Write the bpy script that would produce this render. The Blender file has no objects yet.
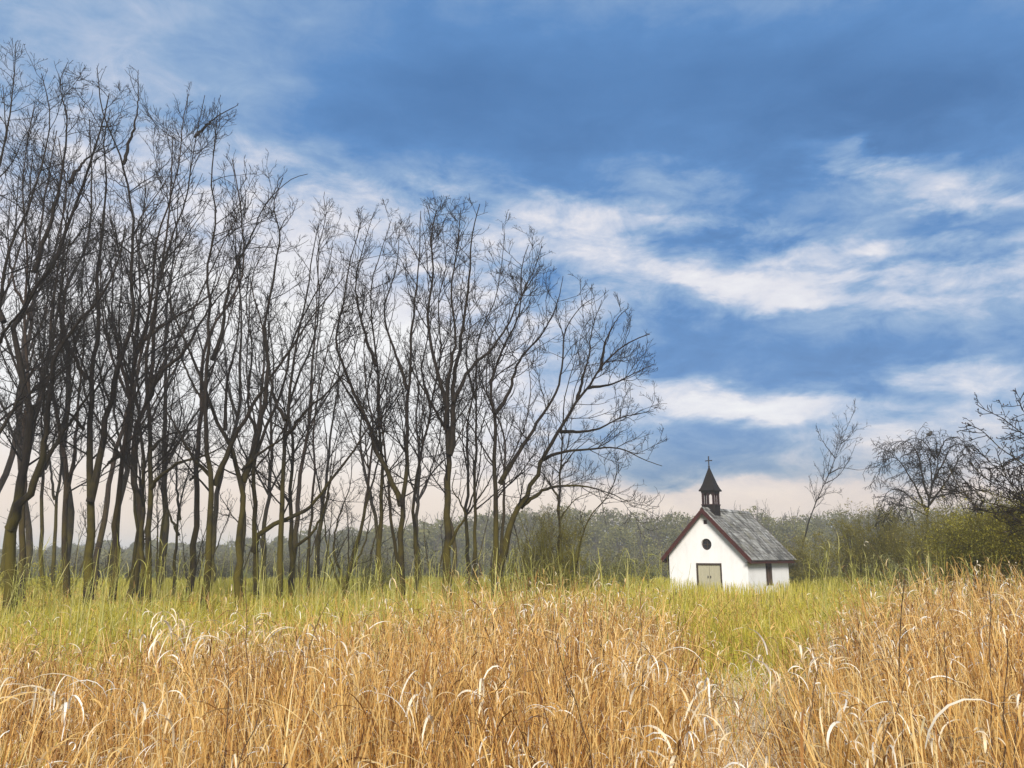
import bpy, bmesh, math
import numpy as np
from mathutils import Vector, Matrix

C = bpy.context.scene
COL = C.collection
rng = np.random.default_rng(7)

# ------------------------------------------------------------------ camera
FPX, CX, CY, CAMZ = 800.0, 512.0, 384.0, 2.3
PITCH = math.atan(172.0 / FPX)
cp, sp = math.cos(PITCH), math.sin(PITCH)
cam_d = bpy.data.cameras.new('camera')
cam = bpy.data.objects.new('camera', cam_d)
COL.objects.link(cam)
cam.location = (0, 0, CAMZ)
cam.rotation_euler = (math.pi / 2 + PITCH, 0, 0)
cam_d.sensor_width = 36.0
cam_d.lens = 36.0 * FPX / 1024.0
cam_d.clip_start = 0.05
cam_d.clip_end = 6000
C.camera = cam


def ray(x, y):
    a, b = (np.asarray(x, float) - CX) / FPX, (CY - np.asarray(y, float)) / FPX
    return np.stack([a, cp - b * sp, sp + b * cp], -1)


def at(x, y, Y):
    """point of the place seen at pixel (x, y), Y metres ahead of the camera"""
    d = ray(x, y)
    k = np.asarray(Y, float) / d[..., 1]
    p = d * k[..., None]
    p[..., 2] += CAMZ
    return p


def to_px(P):
    q = P - np.array([0, 0, CAMZ])
    zc = q[..., 1] * cp + q[..., 2] * sp
    yc = -q[..., 1] * sp + q[..., 2] * cp
    zc = np.maximum(zc, 0.1)
    return CX + FPX * q[..., 0] / zc, CY - FPX * yc / zc


# ------------------------------------------------------------------ helpers
def link(name, me, parent=None, mat=None):
    o = bpy.data.objects.new(name, me)
    COL.objects.link(o)
    if parent is not None:
        o.parent = parent
    if mat is not None and me is not None:
        me.materials.append(mat)
    return o


def empty(name, loc, rz=0.0):
    o = bpy.data.objects.new(name, None)
    COL.objects.link(o)
    o.location = [float(v) for v in loc]
    o.rotation_euler = (0, 0, rz)
    o.empty_display_size = 0.3
    return o


def tag(o, label=None, cat=None, group=None, kind=None):
    if label: o['label'] = label
    if cat: o['category'] = cat
    if group: o['group'] = group
    if kind: o['kind'] = kind
    return o


def np_mesh(name, V, F, smooth=True):
    """V (n,3), F (m,k) quads or triangles"""
    me = bpy.data.meshes.new(name)
    V = np.ascontiguousarray(V, dtype=np.float32)
    F = np.ascontiguousarray(F, dtype=np.int32)
    m, k = F.shape
    me.vertices.add(len(V)); me.vertices.foreach_set('co', V.ravel())
    me.loops.add(m * k); me.loops.foreach_set('vertex_index', F.ravel())
    me.polygons.add(m)
    me.polygons.foreach_set('loop_start', np.arange(0, m * k, k, dtype=np.int32))
    me.polygons.foreach_set('loop_total', np.full(m, k, dtype=np.int32))
    if smooth:
        me.polygons.foreach_set('use_smooth', np.ones(m, dtype=bool))
    me.update(calc_edges=True)
    return me


def norm(v):
    return v / np.maximum(np.linalg.norm(v, axis=-1, keepdims=True), 1e-9)


class Geo:
    def __init__(self):
        self.V, self.F, self.n = [], [], 0

    def add(self, V, F):
        self.V.append(V); self.F.append(F + self.n); self.n += len(V)

    def tubes(self, P, R, k):
        """P (N,S,3), R (N,S): N tapered tubes with k sides"""
        N, S, _ = P.shape
        if N == 0: return
        T = norm(np.gradient(P, axis=1))
        mean = norm(P[:, -1] - P[:, 0] + 1e-6)
        ref = np.where(np.abs(mean[:, :1]) < 0.75, np.array([[1., 0, 0]]), np.array([[0, 1., 0]]))[:, None, :]
        U = norm(np.cross(T, np.broadcast_to(ref, T.shape)))
        W = np.cross(T, U)
        a = np.arange(k) * 2 * math.pi / k
        ring = (U[:, :, None, :] * np.cos(a)[None, None, :, None] + W[:, :, None, :] * np.sin(a)[None, None, :, None])
        V = P[:, :, None, :] + ring * R[:, :, None, None]
        idx = np.arange(N * S * k).reshape(N, S, k)
        nxt = np.roll(idx, -1, axis=2)
        F = np.stack([idx[:, :-1], nxt[:, :-1], nxt[:, 1:], idx[:, 1:]], -1).reshape(-1, 4)
        self.add(V.reshape(-1, 3), F)

    def ribbons(self, P, W, side):
        """P (N,S,3), W (N,S) half widths, side (N,3) or (N,S,3)"""
        N, S, _ = P.shape
        if N == 0: return
        if side.ndim == 2: side = side[:, None, :]
        off = side * W[:, :, None]
        V = np.stack([P - off, P + off], 2)
        idx = np.arange(N * S * 2).reshape(N, S, 2)
        F = np.stack([idx[:, :-1, 0], idx[:, :-1, 1], idx[:, 1:, 1], idx[:, 1:, 0]], -1).reshape(-1, 4)
        self.add(V.reshape(-1, 3), F)

    def cards(self, P, size, up_bias=0.0, r=rng, aspect=0.6):
        """small rhombic leaves at P (N,3)"""
        N = len(P)
        if N == 0: return
        a = norm(r.normal(size=(N, 3)) + np.array([0, 0, up_bias]))
        b = norm(np.cross(a, r.normal(size=(N, 3))))
        s = (size * r.uniform(0.6, 1.4, N))[:, None]
        V = np.stack([P - a * s, P + b * s * aspect, P + a * s, P - b * s * aspect], 1)
        self.add(V.reshape(-1, 3), np.arange(N * 4).reshape(N, 4))

    def build(self, name, parent=None, mat=None, origin=None, smooth=True):
        V = np.concatenate(self.V); F = np.concatenate(self.F)
        if origin is not None: V = V - np.asarray(origin)
        return link(name, np_mesh(name, V, F, smooth), parent, mat)


# ------------------------------------------------------------------ materials
def new_mat(name):
    m = bpy.data.materials.new(name); m.use_nodes = True
    nt = m.node_tree
    b = nt.nodes['Principled BSDF']
    return m, nt, b


def N(nt, t, **kw):
    n = nt.nodes.new(t)
    for k, v in kw.items(): setattr(n, k, v)
    return n


def ramp(nt, stops, fac=None, interp='LINEAR'):
    n = N(nt, 'ShaderNodeValToRGB')
    cr = n.color_ramp; cr.interpolation = interp
    while len(cr.elements) < len(stops): cr.elements.new(0.5)
    for e, (p, c) in zip(cr.elements, stops):
        e.position = p; e.color = (c[0], c[1], c[2], 1)
    if fac is not None: nt.links.new(fac, n.inputs[0])
    return n


def noise(nt, vec, scale, detail=4, rough=0.6, dist=0.0):
    n = N(nt, 'ShaderNodeTexNoise')
    n.inputs['Scale'].default_value = scale; n.inputs['Detail'].default_value = detail
    n.inputs['Roughness'].default_value = rough; n.inputs['Distortion'].default_value = dist
    if vec is not None: nt.links.new(vec, n.inputs['Vector'])
    return n


def mixc(nt, fac, a, b, blend='MIX'):
    n = N(nt, 'ShaderNodeMix', data_type='RGBA', blend_type=blend)
    for s, v in ((n.inputs['Factor'], fac), (n.inputs['A'], a), (n.inputs['B'], b)):
        s = [q for q in n.inputs if q.name == s.name and q.type == ('VALUE' if s.name == 'Factor' else 'RGBA')][0]
        if hasattr(v, 'is_linked') or hasattr(v, 'links'): nt.links.new(v, s)
        elif isinstance(v, (int, float)): s.default_value = v
        else: s.default_value = (v[0], v[1], v[2], 1)
    return [q for q in n.outputs if q.type == 'RGBA'][0]


def math_n(nt, op, a, b=None, c=None, clamp=False):
    n = N(nt, 'ShaderNodeMath', operation=op); n.use_clamp = clamp
    for i, v in enumerate((a, b, c)):
        if v is None: continue
        if isinstance(v, (int, float)): n.inputs[i].default_value = v
        else: nt.links.new(v, n.inputs[i])
    return n.outputs[0]


def maprange(nt, v, a, b, c=0.0, d=1.0, interp='SMOOTHSTEP'):
    n = N(nt, 'ShaderNodeMapRange', interpolation_type=interp)
    nt.links.new(v, n.inputs['Value'])
    for s, q in zip(('From Min', 'From Max', 'To Min', 'To Max'), (a, b, c, d)): n.inputs[s].default_value = q
    return n.outputs['Result']


def srgb(r, g, b):
    f = lambda c: (c / 255 / 12.92) if c / 255 <= 0.04045 else ((c / 255 + 0.055) / 1.055) ** 2.4
    return (f(r), f(g), f(b))


def bark_mat(name, dark, light, moss, top=6.0, amount=0.8):
    m, nt, b = new_mat(name)
    g = N(nt, 'ShaderNodeNewGeometry'); tc = N(nt, 'ShaderNodeTexCoord')
    mp = N(nt, 'ShaderNodeMapping'); nt.links.new(tc.outputs['Object'], mp.inputs[0])
    mp.inputs['Scale'].default_value = (9, 9, 1.6)
    n1 = noise(nt, mp.outputs[0], 2.2, 5, 0.65)
    base = ramp(nt, [(0.35, dark), (0.68, light)], n1.outputs['Fac'])
    sx = N(nt, 'ShaderNodeSeparateXYZ'); nt.links.new(g.outputs['Position'], sx.inputs[0])
    n2 = noise(nt, g.outputs['Position'], 0.9, 4, 0.6)
    h = maprange(nt, sx.outputs['Z'], 1.0, top, 1.0, 0.0, 'LINEAR')
    f = math_n(nt, 'MULTIPLY', h, maprange(nt, n2.outputs['Fac'], 0.34, 0.58))
    f = math_n(nt, 'MULTIPLY', f, amount)
    nt.links.new(mixc(nt, f, base.outputs[0], moss), b.inputs['Base Color'])
    b.inputs['Roughness'].default_value = 0.9
    b.inputs['Specular IOR Level'].default_value = 0.2
    bp = N(nt, 'ShaderNodeBump'); bp.inputs['Strength'].default_value = 0.7; bp.inputs['Distance'].default_value = 0.03
    nt.links.new(n1.outputs['Fac'], bp.inputs['Height']); nt.links.new(bp.outputs[0], b.inputs['Normal'])
    return m


def leaf_mat(name, stops, trans=0.35, rough=0.6, spec=0.3, field=None, rw=0.9, fw=0.9):
    """ribbons and leaves: every blade takes its own colour from the ramp"""
    m, nt, b = new_mat(name)
    g = N(nt, 'ShaderNodeNewGeometry')
    fac = g.outputs['Random Per Island']
    if field:                                    # slow drift of the colour over the field
        n1 = noise(nt, g.outputs['Position'], field, 3, 0.6)
        fac = math_n(nt, 'ADD', math_n(nt, 'MULTIPLY', fac, rw), math_n(nt, 'MULTIPLY', math_n(nt, 'SUBTRACT', n1.outputs['Fac'], 0.44 if rw > 0.6 else 0.32), fw), clamp=True)
    r = ramp(nt, stops, fac)
    nt.links.new(r.outputs[0], b.inputs['Base Color'])
    b.inputs['Roughness'].default_value = rough
    b.inputs['Specular IOR Level'].default_value = spec
    t = N(nt, 'ShaderNodeBsdfTranslucent'); nt.links.new(r.outputs[0], t.inputs[0])
    mx = N(nt, 'ShaderNodeMixShader'); mx.inputs[0].default_value = trans
    nt.links.new(b.outputs[0], mx.inputs[1]); nt.links.new(t.outputs[0], mx.inputs[2])
    nt.links.new(mx.outputs[0], nt.nodes['Material Output'].inputs['Surface'])
    return m


def plain_mat(name, c1, c2, scale=4.0, rough=0.8, bump=0.0, spec=0.3, stretch=(1, 1, 1), lo=0.3, hi=0.7):
    m, nt, b = new_mat(name)
    tc = N(nt, 'ShaderNodeTexCoord'); mp = N(nt, 'ShaderNodeMapping'); mp.inputs['Scale'].default_value = stretch
    nt.links.new(tc.outputs['Object'], mp.inputs[0])
    n1 = noise(nt, mp.outputs[0], scale, 5, 0.65)
    nt.links.new(ramp(nt, [(lo, c1), (hi, c2)], n1.outputs['Fac']).outputs[0], b.inputs['Base Color'])
    b.inputs['Roughness'].default_value = rough; b.inputs['Specular IOR Level'].default_value = spec
    if bump:
        bp = N(nt, 'ShaderNodeBump'); bp.inputs['Strength'].default_value = bump; bp.inputs['Distance'].default_value = 0.02
        nt.links.new(n1.outputs['Fac'], bp.inputs['Height']); nt.links.new(bp.outputs[0], b.inputs['Normal'])
    return m


M_BARK = bark_mat('bark_dark', (0.006, 0.005, 0.004), (0.026, 0.019, 0.014), (0.098, 0.080, 0.008), 6.5, 0.9)
M_BARK2 = bark_mat('bark_brown', (0.012, 0.008, 0.006), (0.052, 0.034, 0.024), (0.10, 0.08, 0.009), 6.0, 0.75)
M_TWIG = bark_mat('bark_twig', (0.006, 0.005, 0.0045), (0.018, 0.013, 0.011), (0.04, 0.033, 0.008), 4.5, 0.6)
M_MOSSY = bark_mat('bark_mossy', (0.06, 0.05, 0.02), (0.15, 0.125, 0.04), (0.20, 0.185, 0.025), 7.0, 0.95)

# ------------------------------------------------------------------ growth of bare trees
SKY_X = [-200, -60, 0, 15, 40, 75, 100, 130, 150, 190, 215, 240, 260, 290, 320, 350, 380, 420, 470, 500, 540, 570, 600, 630, 650, 662, 668, 672, 690]
SKY_Y = [40, 45, 35, 38, 58, 60, 72, 66, 72, 80, 98, 112, 140, 165, 188, 212, 198, 198, 194, 206, 232, 270, 286, 304, 325, 360, 420, 480, 600]


def resample(P, R, S):
    """smooth polyline with S even points (Catmull-Rom)"""
    P = np.asarray(P, float); R = np.asarray(R, float)
    n = len(P)
    if n == 2:
        t = np.linspace(0, 1, S)
        return P[0] + (P[1] - P[0]) * t[:, None], R[0] + (R[1] - R[0]) * t
    ext = np.vstack([2 * P[0] - P[1], P, 2 * P[-1] - P[-2]])
    out = []
    for i in range(n - 1):
        p0, p1, p2, p3 = ext[i:i + 4]
        t = np.linspace(0, 1, 9)[:-1, None]
        out.append(0.5 * ((2 * p1) + (-p0 + p2) * t + (2 * p0 - 5 * p1 + 4 * p2 - p3) * t ** 2 + (-p0 + 3 * p1 - 3 * p2 + p3) * t ** 3))
    D = np.vstack(out + [P[-1:]])
    s = np.concatenate([[0], np.cumsum(np.linalg.norm(np.diff(D, axis=0), axis=1))])
    q = np.linspace(0, s[-1], S)
    PP = np.stack([np.interp(q, s, D[:, k]) for k in range(3)], -1)
    s0 = np.concatenate([[0], np.cumsum(np.linalg.norm(np.diff(P, axis=0), axis=1))])
    return PP, np.interp(q / s[-1], s0 / s0[-1], R)


def grow(P, R, r, density, t0, lenf, lmin, lmax, ang, S, trop, wig, rmin, skyline=None, zmin=0.0, taper=0.75, rk=0.010):
    """one more order of branches on the branches P (N,S0,3)"""
    N_, S0, _ = P.shape
    L = np.linalg.norm(np.diff(P, axis=1), axis=2).sum(1)
    cnt = r.poisson(L * density * (1 - t0)).clip(1, 60)
    idx = np.repeat(np.arange(N_), cnt)
    t = r.uniform(t0, 1.0, len(idx)) ** 0.85
    t = np.maximum(t, t0)
    f = t * (S0 - 1); i = np.minimum(f.astype(int), S0 - 2); w = (f - i)[:, None]
    st = P[idx, i] * (1 - w) + P[idx, i + 1] * w
    tan = norm(P[idx, i + 1] - P[idx, i])
    rad = R[idx, i] * (1 - w[:, 0]) + R[idx, i + 1] * w[:, 0]
    keep = st[:, 2] > zmin
    idx, t, st, tan, rad = idx[keep], t[keep], st[keep], tan[keep], rad[keep]
    n = len(idx)
    if n == 0: return np.zeros((0, S, 3)), np.zeros((0, S))
    rv = r.normal(size=(n, 3)); rv[:, 2] += 0.25
    perp = norm(rv - (rv * tan).sum(1, keepdims=True) * tan)
    a = np.radians(r.uniform(ang[0], ang[1], n))[:, None]
    d = norm(np.cos(a) * tan + np.sin(a) * perp)
    ln = np.clip(lenf * L[idx] * (1.15 - taper * t) * r.uniform(0.5, 1.25, n), lmin, lmax)
    if skyline:
        end = st + norm(d + np.array([0, 0, 0.25])) * ln[:, None]
        x, y = to_px(end)
        xs, ys = to_px(st)
        lim = np.interp(x, SKY_X, SKY_Y)
        over = y < lim
        k = np.clip((ys - lim) / np.maximum(ys - y, 1), 0.12, 1.0)
        ln = np.where(over, ln * k, ln)
    r0 = np.maximum(np.minimum(rad * 0.62, 0.006 + ln * rk), rmin)
    r1 = np.full(n, rmin * 0.8)
    out = np.zeros((n, S, 3)); out[:, 0] = st
    p = st.copy()
    for s in range(1, S):
        d = norm(d + np.array([0, 0, trop / S]) + r.normal(size=(n, 3)) * wig)
        p = p + d * (ln / (S - 1))[:, None]
        out[:, s] = p
    q = np.linspace(0, 1, S)[None, :] ** 0.8
    return out, r0[:, None] * (1 - q) + r1[:, None] * q


def finish_tree(name, stems, base, r, mats, orders, label, cat='tree', group=None, skyline=False, zmin=3.0, trunk0=0.3, flare=1.35):
    """stems: [(P, R)] world polylines, the first is the trunk"""
    S = 26
    PR = [resample(p, q, S) for p, q in stems]
    # knees: bend the stems a little so that they do not read as splines
    PP = []
    for k, (p, q) in enumerate(PR):
        n = r.normal(size=(S, 3)) * np.array([1, 1, 0.3]) * np.clip(q * 0.45, 0.006, 0.035)[:, None]
        n[:1] = 0
        PP.append(p + n)
    P0 = np.stack(PP); R0 = np.stack([q for _, q in PR])
    t = np.linspace(0, 1, S)
    root = empty(name, base)
    tag(root, label, cat, group)
    tr = Geo(); Rt = R0[:1].copy()
    Rt[0] *= 1 + (flare - 1) * np.exp(-np.linalg.norm(P0[0] - P0[0][0], axis=1) / 0.5)
    tr.tubes(P0[:1], Rt, 9)
    tr.build('trunk', root, mats[0], base)
    cr = Geo()
    if len(P0) > 1: cr.tubes(P0[1:], R0[1:], 7)
    nlimb = sum(len(f) for f in cr.F)
    allp, allr = P0, R0
    first = True
    for o in orders:
        o = dict(o); sides = o.pop('sides')
        if first:
            a, b = grow(allp[:1], allr[:1], r, skyline=skyline, t0=trunk0, zmin=zmin, **o)
            if len(allp) > 1:
                c, d = grow(allp[1:], allr[1:], r, skyline=skyline, t0=0.12, zmin=zmin * 0.7, **o)
                a, b = np.concatenate([a, c]), np.concatenate([b, d])
            allp, allr = a, b; first = False
        else:
            allp, allr = grow(allp, allr, r, skyline=skyline, t0=0.08, **o)
        cr.tubes(allp, allr, sides)
    co = cr.build('crown', root, mats[1], base)
    co.data.materials.append(mats[0])
    mi = np.zeros(len(co.data.polygons), dtype=np.int32); mi[:nlimb] = 1
    co.data.polygons.foreach_set('material_index', mi)
    return root, allp


ORD_BIG = [
    dict(density=1.4, lenf=0.25, lmin=1.3, lmax=4.6, ang=(25, 64), S=10, trop=0.45, wig=0.10, rmin=0.0085, sides=5, rk=0.0075),
    dict(density=3.5, lenf=0.45, lmin=0.6, lmax=2.1, ang=(25, 62), S=7, trop=0.45, wig=0.15, rmin=0.0072, sides=4, rk=0.007),
    dict(density=5.2, lenf=0.45, lmin=0.22, lmax=0.9, ang=(22, 60), S=4, trop=0.4, wig=0.15, rmin=0.0062, sides=3, rk=0.005),
    dict(density=1.6, lenf=0.5, lmin=0.12, lmax=0.4, ang=(25, 60), S=3, trop=0.3, wig=0.14, rmin=0.0055, sides=3, rk=0.004),
]


def px_stem(pts, rpx, Y, dz=0.0, rend=0.35, tip=None):
    """pixel polyline at a real depth; dz = how far its tip leans towards / away from the camera"""
    pts = np.array(pts, float)
    s = np.concatenate([[0], np.cumsum(np.hypot(*np.diff(pts, axis=0).T))]); s /= s[-1]
    Yd = Y + dz * s
    P = at(pts[:, 0], pts[:, 1], Yd)
    R = 0.80 * rpx * Y / FPX * (1 - (1 - rend * 0.38) * s ** 0.62)
    R = np.maximum(R, 0.011 if Y > 12 else 0.0)
    return P, R


HERO = [
 # (Y, label, [(radius px, depth lean, points), ...])
 (24, 'thick dark tree cut off by the left edge, only its right-hand limbs in view', [
  (6.0, -1, [(-32,640),(-20,540),(-14,440),(-12,360),(-6,290),(0,250),(18,207),(34,152),(40,105),(30,62)]),
  (3.5, 2, [(-6,290),(-14,230),(-6,180),(5,140),(3,85)]),
  (4.0, 1, [(-16,470),(2,430),(20,395),(38,360),(60,330)]),
  (3.0, -2, [(-12,360),(10,325),(30,300),(48,265)]),
 ]),
 (26, 'heavy forked tree at the left edge with a limb that snakes out and back', [
  (9.0, 0, [(10,640),(9,600),(8,560),(9,529),(14,500),(19,470),(22,430),(21,398),(10,352),(4,322),(17,298),(34,272),(52,234),(69,183),(80,150),(90,112),(98,80)]),
  (6.0, -2, [(9,529),(18,513),(37,477),(44,451),(47,417),(52,380),(57,352),(80,320),(100,298),(118,262),(126,225)]),
  (3.6, 1, [(34,272),(55,205),(63,164),(67,120),(60,85),(68,62)]),
  (4.0, 2, [(4,322),(-14,280),(-18,230),(-4,180),(9,120),(14,75),(16,42)]),
  (3.6, 2, [(38,476),(55,445),(75,415),(90,392),(104,360),(112,320)]),
  (3.0, 1, [(69,183),(88,158),(112,143)]),
 ]),
 (31, 'straight brown trunk just right of the heavy forked tree at the left edge', [
  (5.2, 0, [(23,640),(23,606),(24,560),(27,486),(29,430),(33,380),(30,320),(35,260),(30,200),(36,150),(44,112)]),
  (2.6, -2, [(30,420),(48,380),(60,340),(66,290),(70,240)]),
  (2.4, 2, [(31,320),(14,280),(8,235),(12,190)]),
 ]),
 (42, 'slender grey tree, thinner left one of a close pair in the left wood', [
  (3.4, 0, [(44,620),(44,592),(43,529),(44,480),(47,430),(45,370),(50,300),(52,240),(58,190)]),
  (1.8, 1, [(45,470),(56,430),(62,380),(60,330)]),
 ]),
 (44, 'slender grey tree, right one of a close pair in the left wood, leaning right', [
  (3.2, 0, [(52,620),(52,590),(53,515),(58,472),(64,420),(70,360),(72,300),(78,250)]),
  (1.8, -1, [(55,500),(48,450),(40,410),(36,370)]),
 ]),
 (34, 'grey tree with a bend above head height, left neighbour of the thick straight trunk', [
  (5.0, 0, [(66,630),(66,598),(64,543),(66,500),(63,457),(57,430),(50,380),(48,330),(55,270),(60,210),(66,160)]),
  (3.0, 2, [(66,500),(75,450),(78,400),(84,340),(82,280),(90,220)]),
  (2.0, -1, [(52,395),(38,365),(30,330)]),
 ]),
 (27, 'thickest upright tree of the left wood, forking low into two near-parallel stems', [
  (7.2, 0, [(87,640),(87,610),(88,543),(87,486),(84,428),(86,395),(86,360),(92,320),(88,270),(92,220),(96,170),(92,130),(98,96)]),
  (5.2, 1.5, [(90,502),(99,466),(106,426),(113,395),(119,360),(133,320),(131,270),(133,219),(123,164),(103,113),(97,68)]),
  (2.6, 1, [(123,164),(137,113),(138,70)]),
  (2.8, -2, [(86,380),(70,350),(60,310),(66,260),(74,215)]),
  (2.4, -1.5, [(84,430),(68,412),(52,400),(40,380)]),
 ]),
 (30, 'smooth brown trunk leaning right beside the thickest upright tree', [
  (5.2, 0, [(110,640),(113,600),(115,543),(120,472),(125,434),(129,400),(136,350),(148,310),(150,270),(160,220),(175,170),(180,120),(186,90)]),
  (3.0, -1, [(119,455),(110,462),(103,470),(100,478)]),
  (2.8, -2, [(136,350),(150,335),(175,318),(200,303),(215,288),(230,250)]),
  (2.6, 2, [(130,395),(118,350),(112,300),(116,250),(108,200)]),
 ]),
 (36, 'thin wavy dark stem between the leaning brown trunk and the double-stemmed tree', [
  (2.9, 0, [(129,625),(130,592),(135,529),(133,486),(135,429),(137,400),(129,350),(135,300),(133,250),(139,200),(137,155)]),
  (1.8, 1, [(134,470),(126,440),(118,415)]),
 ]),
 (28, 'double-stemmed mossy tree with long low branches reaching right', [
  (5.0, 0, [(148,640),(148,605),(149,529),(149,472),(150,429),(148,400),(144,375),(150,330),(157,290),(170,240),(181,212),(188,185),(195,137),(204,94)]),
  (4.4, 0.6, [(140,640),(141,600),(143,529),(144,480),(142,440),(136,400),(126,370),(119,320),(122,270),(115,230)]),
  (3.0, -2.5, [(151,488),(164,474),(178,463),(200,457),(222,447),(240,428)]),
  (2.6, 2, [(152,450),(165,437),(178,432),(200,429),(216,418)]),
  (3.6, -1, [(148,400),(165,370),(185,350),(205,315),(225,290),(248,264)]),
  (2.2, 1, [(195,137),(215,118),(238,105)]),
 ]),
 (38, 'thin pole-like tree just right of the double-stemmed mossy tree', [
  (2.6, 0, [(157,625),(157,598),(160,529),(162,480),(163,440),(168,390),(172,330),(170,280)]),
 ]),
 (40, 'low small tree with fanning branches in the gap before the first dark wavy trunk', [
  (3.3, 0, [(175,625),(175,600),(178,543),(181,515),(190,480),(197,455),(206,428)]),
  (2.0, 1, [(180,520),(176,470),(184,430),(182,395)]),
  (1.8, -1, [(190,480),(202,468),(216,450)]),
  (1.8, 1.5, [(179,535),(166,505),(158,475),(160,445)]),
 ]),
 (27, 'dark wavy trunk that forks at eye level, its base closest to the field', [
  (5.6, 0, [(203,650),(204,615),(209,572),(213,523),(213,486),(210,457),(210,400),(212,360),(215,310),(213,270),(222,225),(218,190),(222,150),(225,122)]),
  (4.2, -1, [(215,486),(233,440),(253,406),(272,375),(290,350),(310,320),(330,295),(345,275)]),
  (2.6, 1.5, [(211,477),(193,457),(170,417),(154,388),(140,350)]),
  (3.0, 1, [(212,360),(222,330),(230,280),(250,240),(265,205),(290,180),(308,174)]),
 ]),
 (28, 'stout dark tree whose stem splits in a wide Y beside the wavy forked trunk', [
  (6.2, 0, [(238,640),(239,603),(242,543),(243,486),(236,454),(222,426),(213,398),(198,360),(184,325),(174,295),(172,262)]),
  (4.6, 1, [(243,482),(256,443),(265,400),(268,360),(264,325),(272,285),(280,240),(274,205),(283,178)]),
  (2.6, -1.5, [(243,470),(262,452),(280,440),(300,420),(318,395)]),
  (2.6, 2, [(225,430),(226,390),(236,345),(240,300),(238,250)]),
 ]),
 (30, 'tree carrying a long limb that swoops low to the right like an arm', [
  (5.0, 0, [(257,640),(256,606),(255,543),(253,486),(254,460),(262,430),(272,410),(282,380),(290,340),(308,300),(325,268),(330,238)]),
  (4.0, -2, [(254,552),(262,531),(293,516),(312,505),(333,477),(350,455),(372,420),(385,385)]),
  (2.4, 1.5, [(258,440),(248,400),(252,350),(246,300),(254,250)]),
 ]),
 (29, 'straight mossy trunk right of the tree with the swooping low limb', [
  (5.4, 0, [(278,640),(279,603),(280,543),(282,472),(285,420),(287,400),(292,360),(296,330),(305,290),(310,250),(317,218)]),
  (2.8, 2, [(285,420),(273,393),(268,350),(272,300)]),
  (2.6, -2, [(284,440),(305,412),(330,390),(350,362),(360,328)]),
 ]),
 (33, 'dark slim tree with a stub branch curling up on its right near the ground', [
  (4.0, 0, [(292,630),(292,598),(292,543),(292,486),(296,451),(290,414),(300,380),(317,340),(322,300),(320,260),(329,222),(327,203)]),
  (2.8, -1, [(293,562),(297,546),(310,535),(322,515),(331,480),(338,440)]),
 ]),
 (40, 'pale slim trunk in the middle of the wood behind the curling stub branch', [
  (3.0, 0, [(307,625),(307,598),(309,529),(313,472),(312,429),(318,380),(330,330),(345,295),(350,255)]),
 ]),
 (38, 'spindly tree left of the multi-stemmed clump in mid wood', [
  (2.4, 0, [(316,625),(317,595),(318,538),(325,500),(329,457),(336,420),(340,380)]),
 ]),
 (36, 'multi-stemmed clump splayed from one mossy foot, mid wood', [
  (3.5, 0, [(344,630),(344,597),(348,572),(357,537),(366,500),(373,472),(380,440),(384,400),(380,360)]),
  (2.4, 1, [(345,590),(338,565),(334,550),(338,520),(350,485),(352,450)]),
  (2.2, -1, [(346,580),(360,555),(368,530),(372,500)]),
  (1.8, -1.5, [(344,592),(334,570),(326,540),(324,505),(318,470)]),
 ]),
 (30, 'dark trunk with arms thrown up left, right of the splayed clump', [
  (4.2, 0, [(379,630),(379,600),(379,543),(381,472),(379,440),(376,400),(376,366),(368,291),(376,254),(389,212)]),
  (3.0, -1.5, [(380,450),(366,420),(350,395),(336,370),(325,338)]),
  (2.6, 1.5, [(376,366),(364,330),(356,285),(364,245),(374,212)]),
 ]),
 (29, 'tall dark tree with a big limb sweeping up left from its lower trunk', [
  (5.4, 0, [(402,640),(402,610),(402,529),(406,472),(407,400),(409,373),(413,310),(418,265),(420,208)]),
  (4.0, -1, [(401,506),(388,474),(376,449),(366,417),(352,390),(345,368),(336,342),(344,300),(350,262),(361,224)]),
  (2.6, 1.5, [(408,390),(394,350),(384,310),(396,270),(400,226)]),
 ]),
 (31, 'slim tree leaning right, close beside the tall dark tree with the sweeping limb', [
  (3.5, 0, [(416,630),(416,604),(416,558),(413,515),(416,477),(427,423),(433,390),(440,350),(437,300),(445,260),(441,222),(448,204)]),
  (2.0, 1, [(430,408),(422,370),(428,330),(424,290)]),
 ]),
 (28, 'thickest trunk near the end of the row, with a kinked elbow branch', [
  (7.2, 0, [(446,640),(446,606),(447,543),(446,500),(449,452),(446,420),(443,395),(432,350),(427,310),(433,270),(430,232),(436,206)]),
  (4.8, 1, [(449,455),(453,430),(453,395),(462,330),(468,291),(472,236),(480,204)]),
  (2.6, -1, [(450,548),(457,529),(466,517),(459,500),(452,488),(456,470)]),
  (3.2, -1, [(446,425),(448,380),(455,340),(452,290),(458,240),(461,208)]),
  (3.2, 2, [(453,402),(470,370),(490,350),(506,328),(520,298),(534,270),(542,246)]),
  (2.4, -2, [(445,430),(430,400),(415,375),(404,345)]),
 ]),
 (32, 'thin straight pole between the kinked-elbow trunk and the last big tree', [
  (3.4, 0, [(475,630),(475,600),(475,529),(475,486),(476,429),(476,366),(480,329),(494,300),(501,262),(505,228)]),
  (1.8, 1, [(476,400),(466,360),(470,320),(462,280)]),
 ]),
 (29, 'last big tree of the row with a great limb leaning right over the meadow', [
  (5.6, 0, [(496,640),(496,610),(496,543),(496,486),(495,457),(495,414),(490,385),(500,350),(515,322),(521,300),(522,260),(529,238)]),
  (3.6, 1, [(500,484),(514,460),(534,429),(558,388),(563,352),(566,329),(580,308),(594,298)]),
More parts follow.
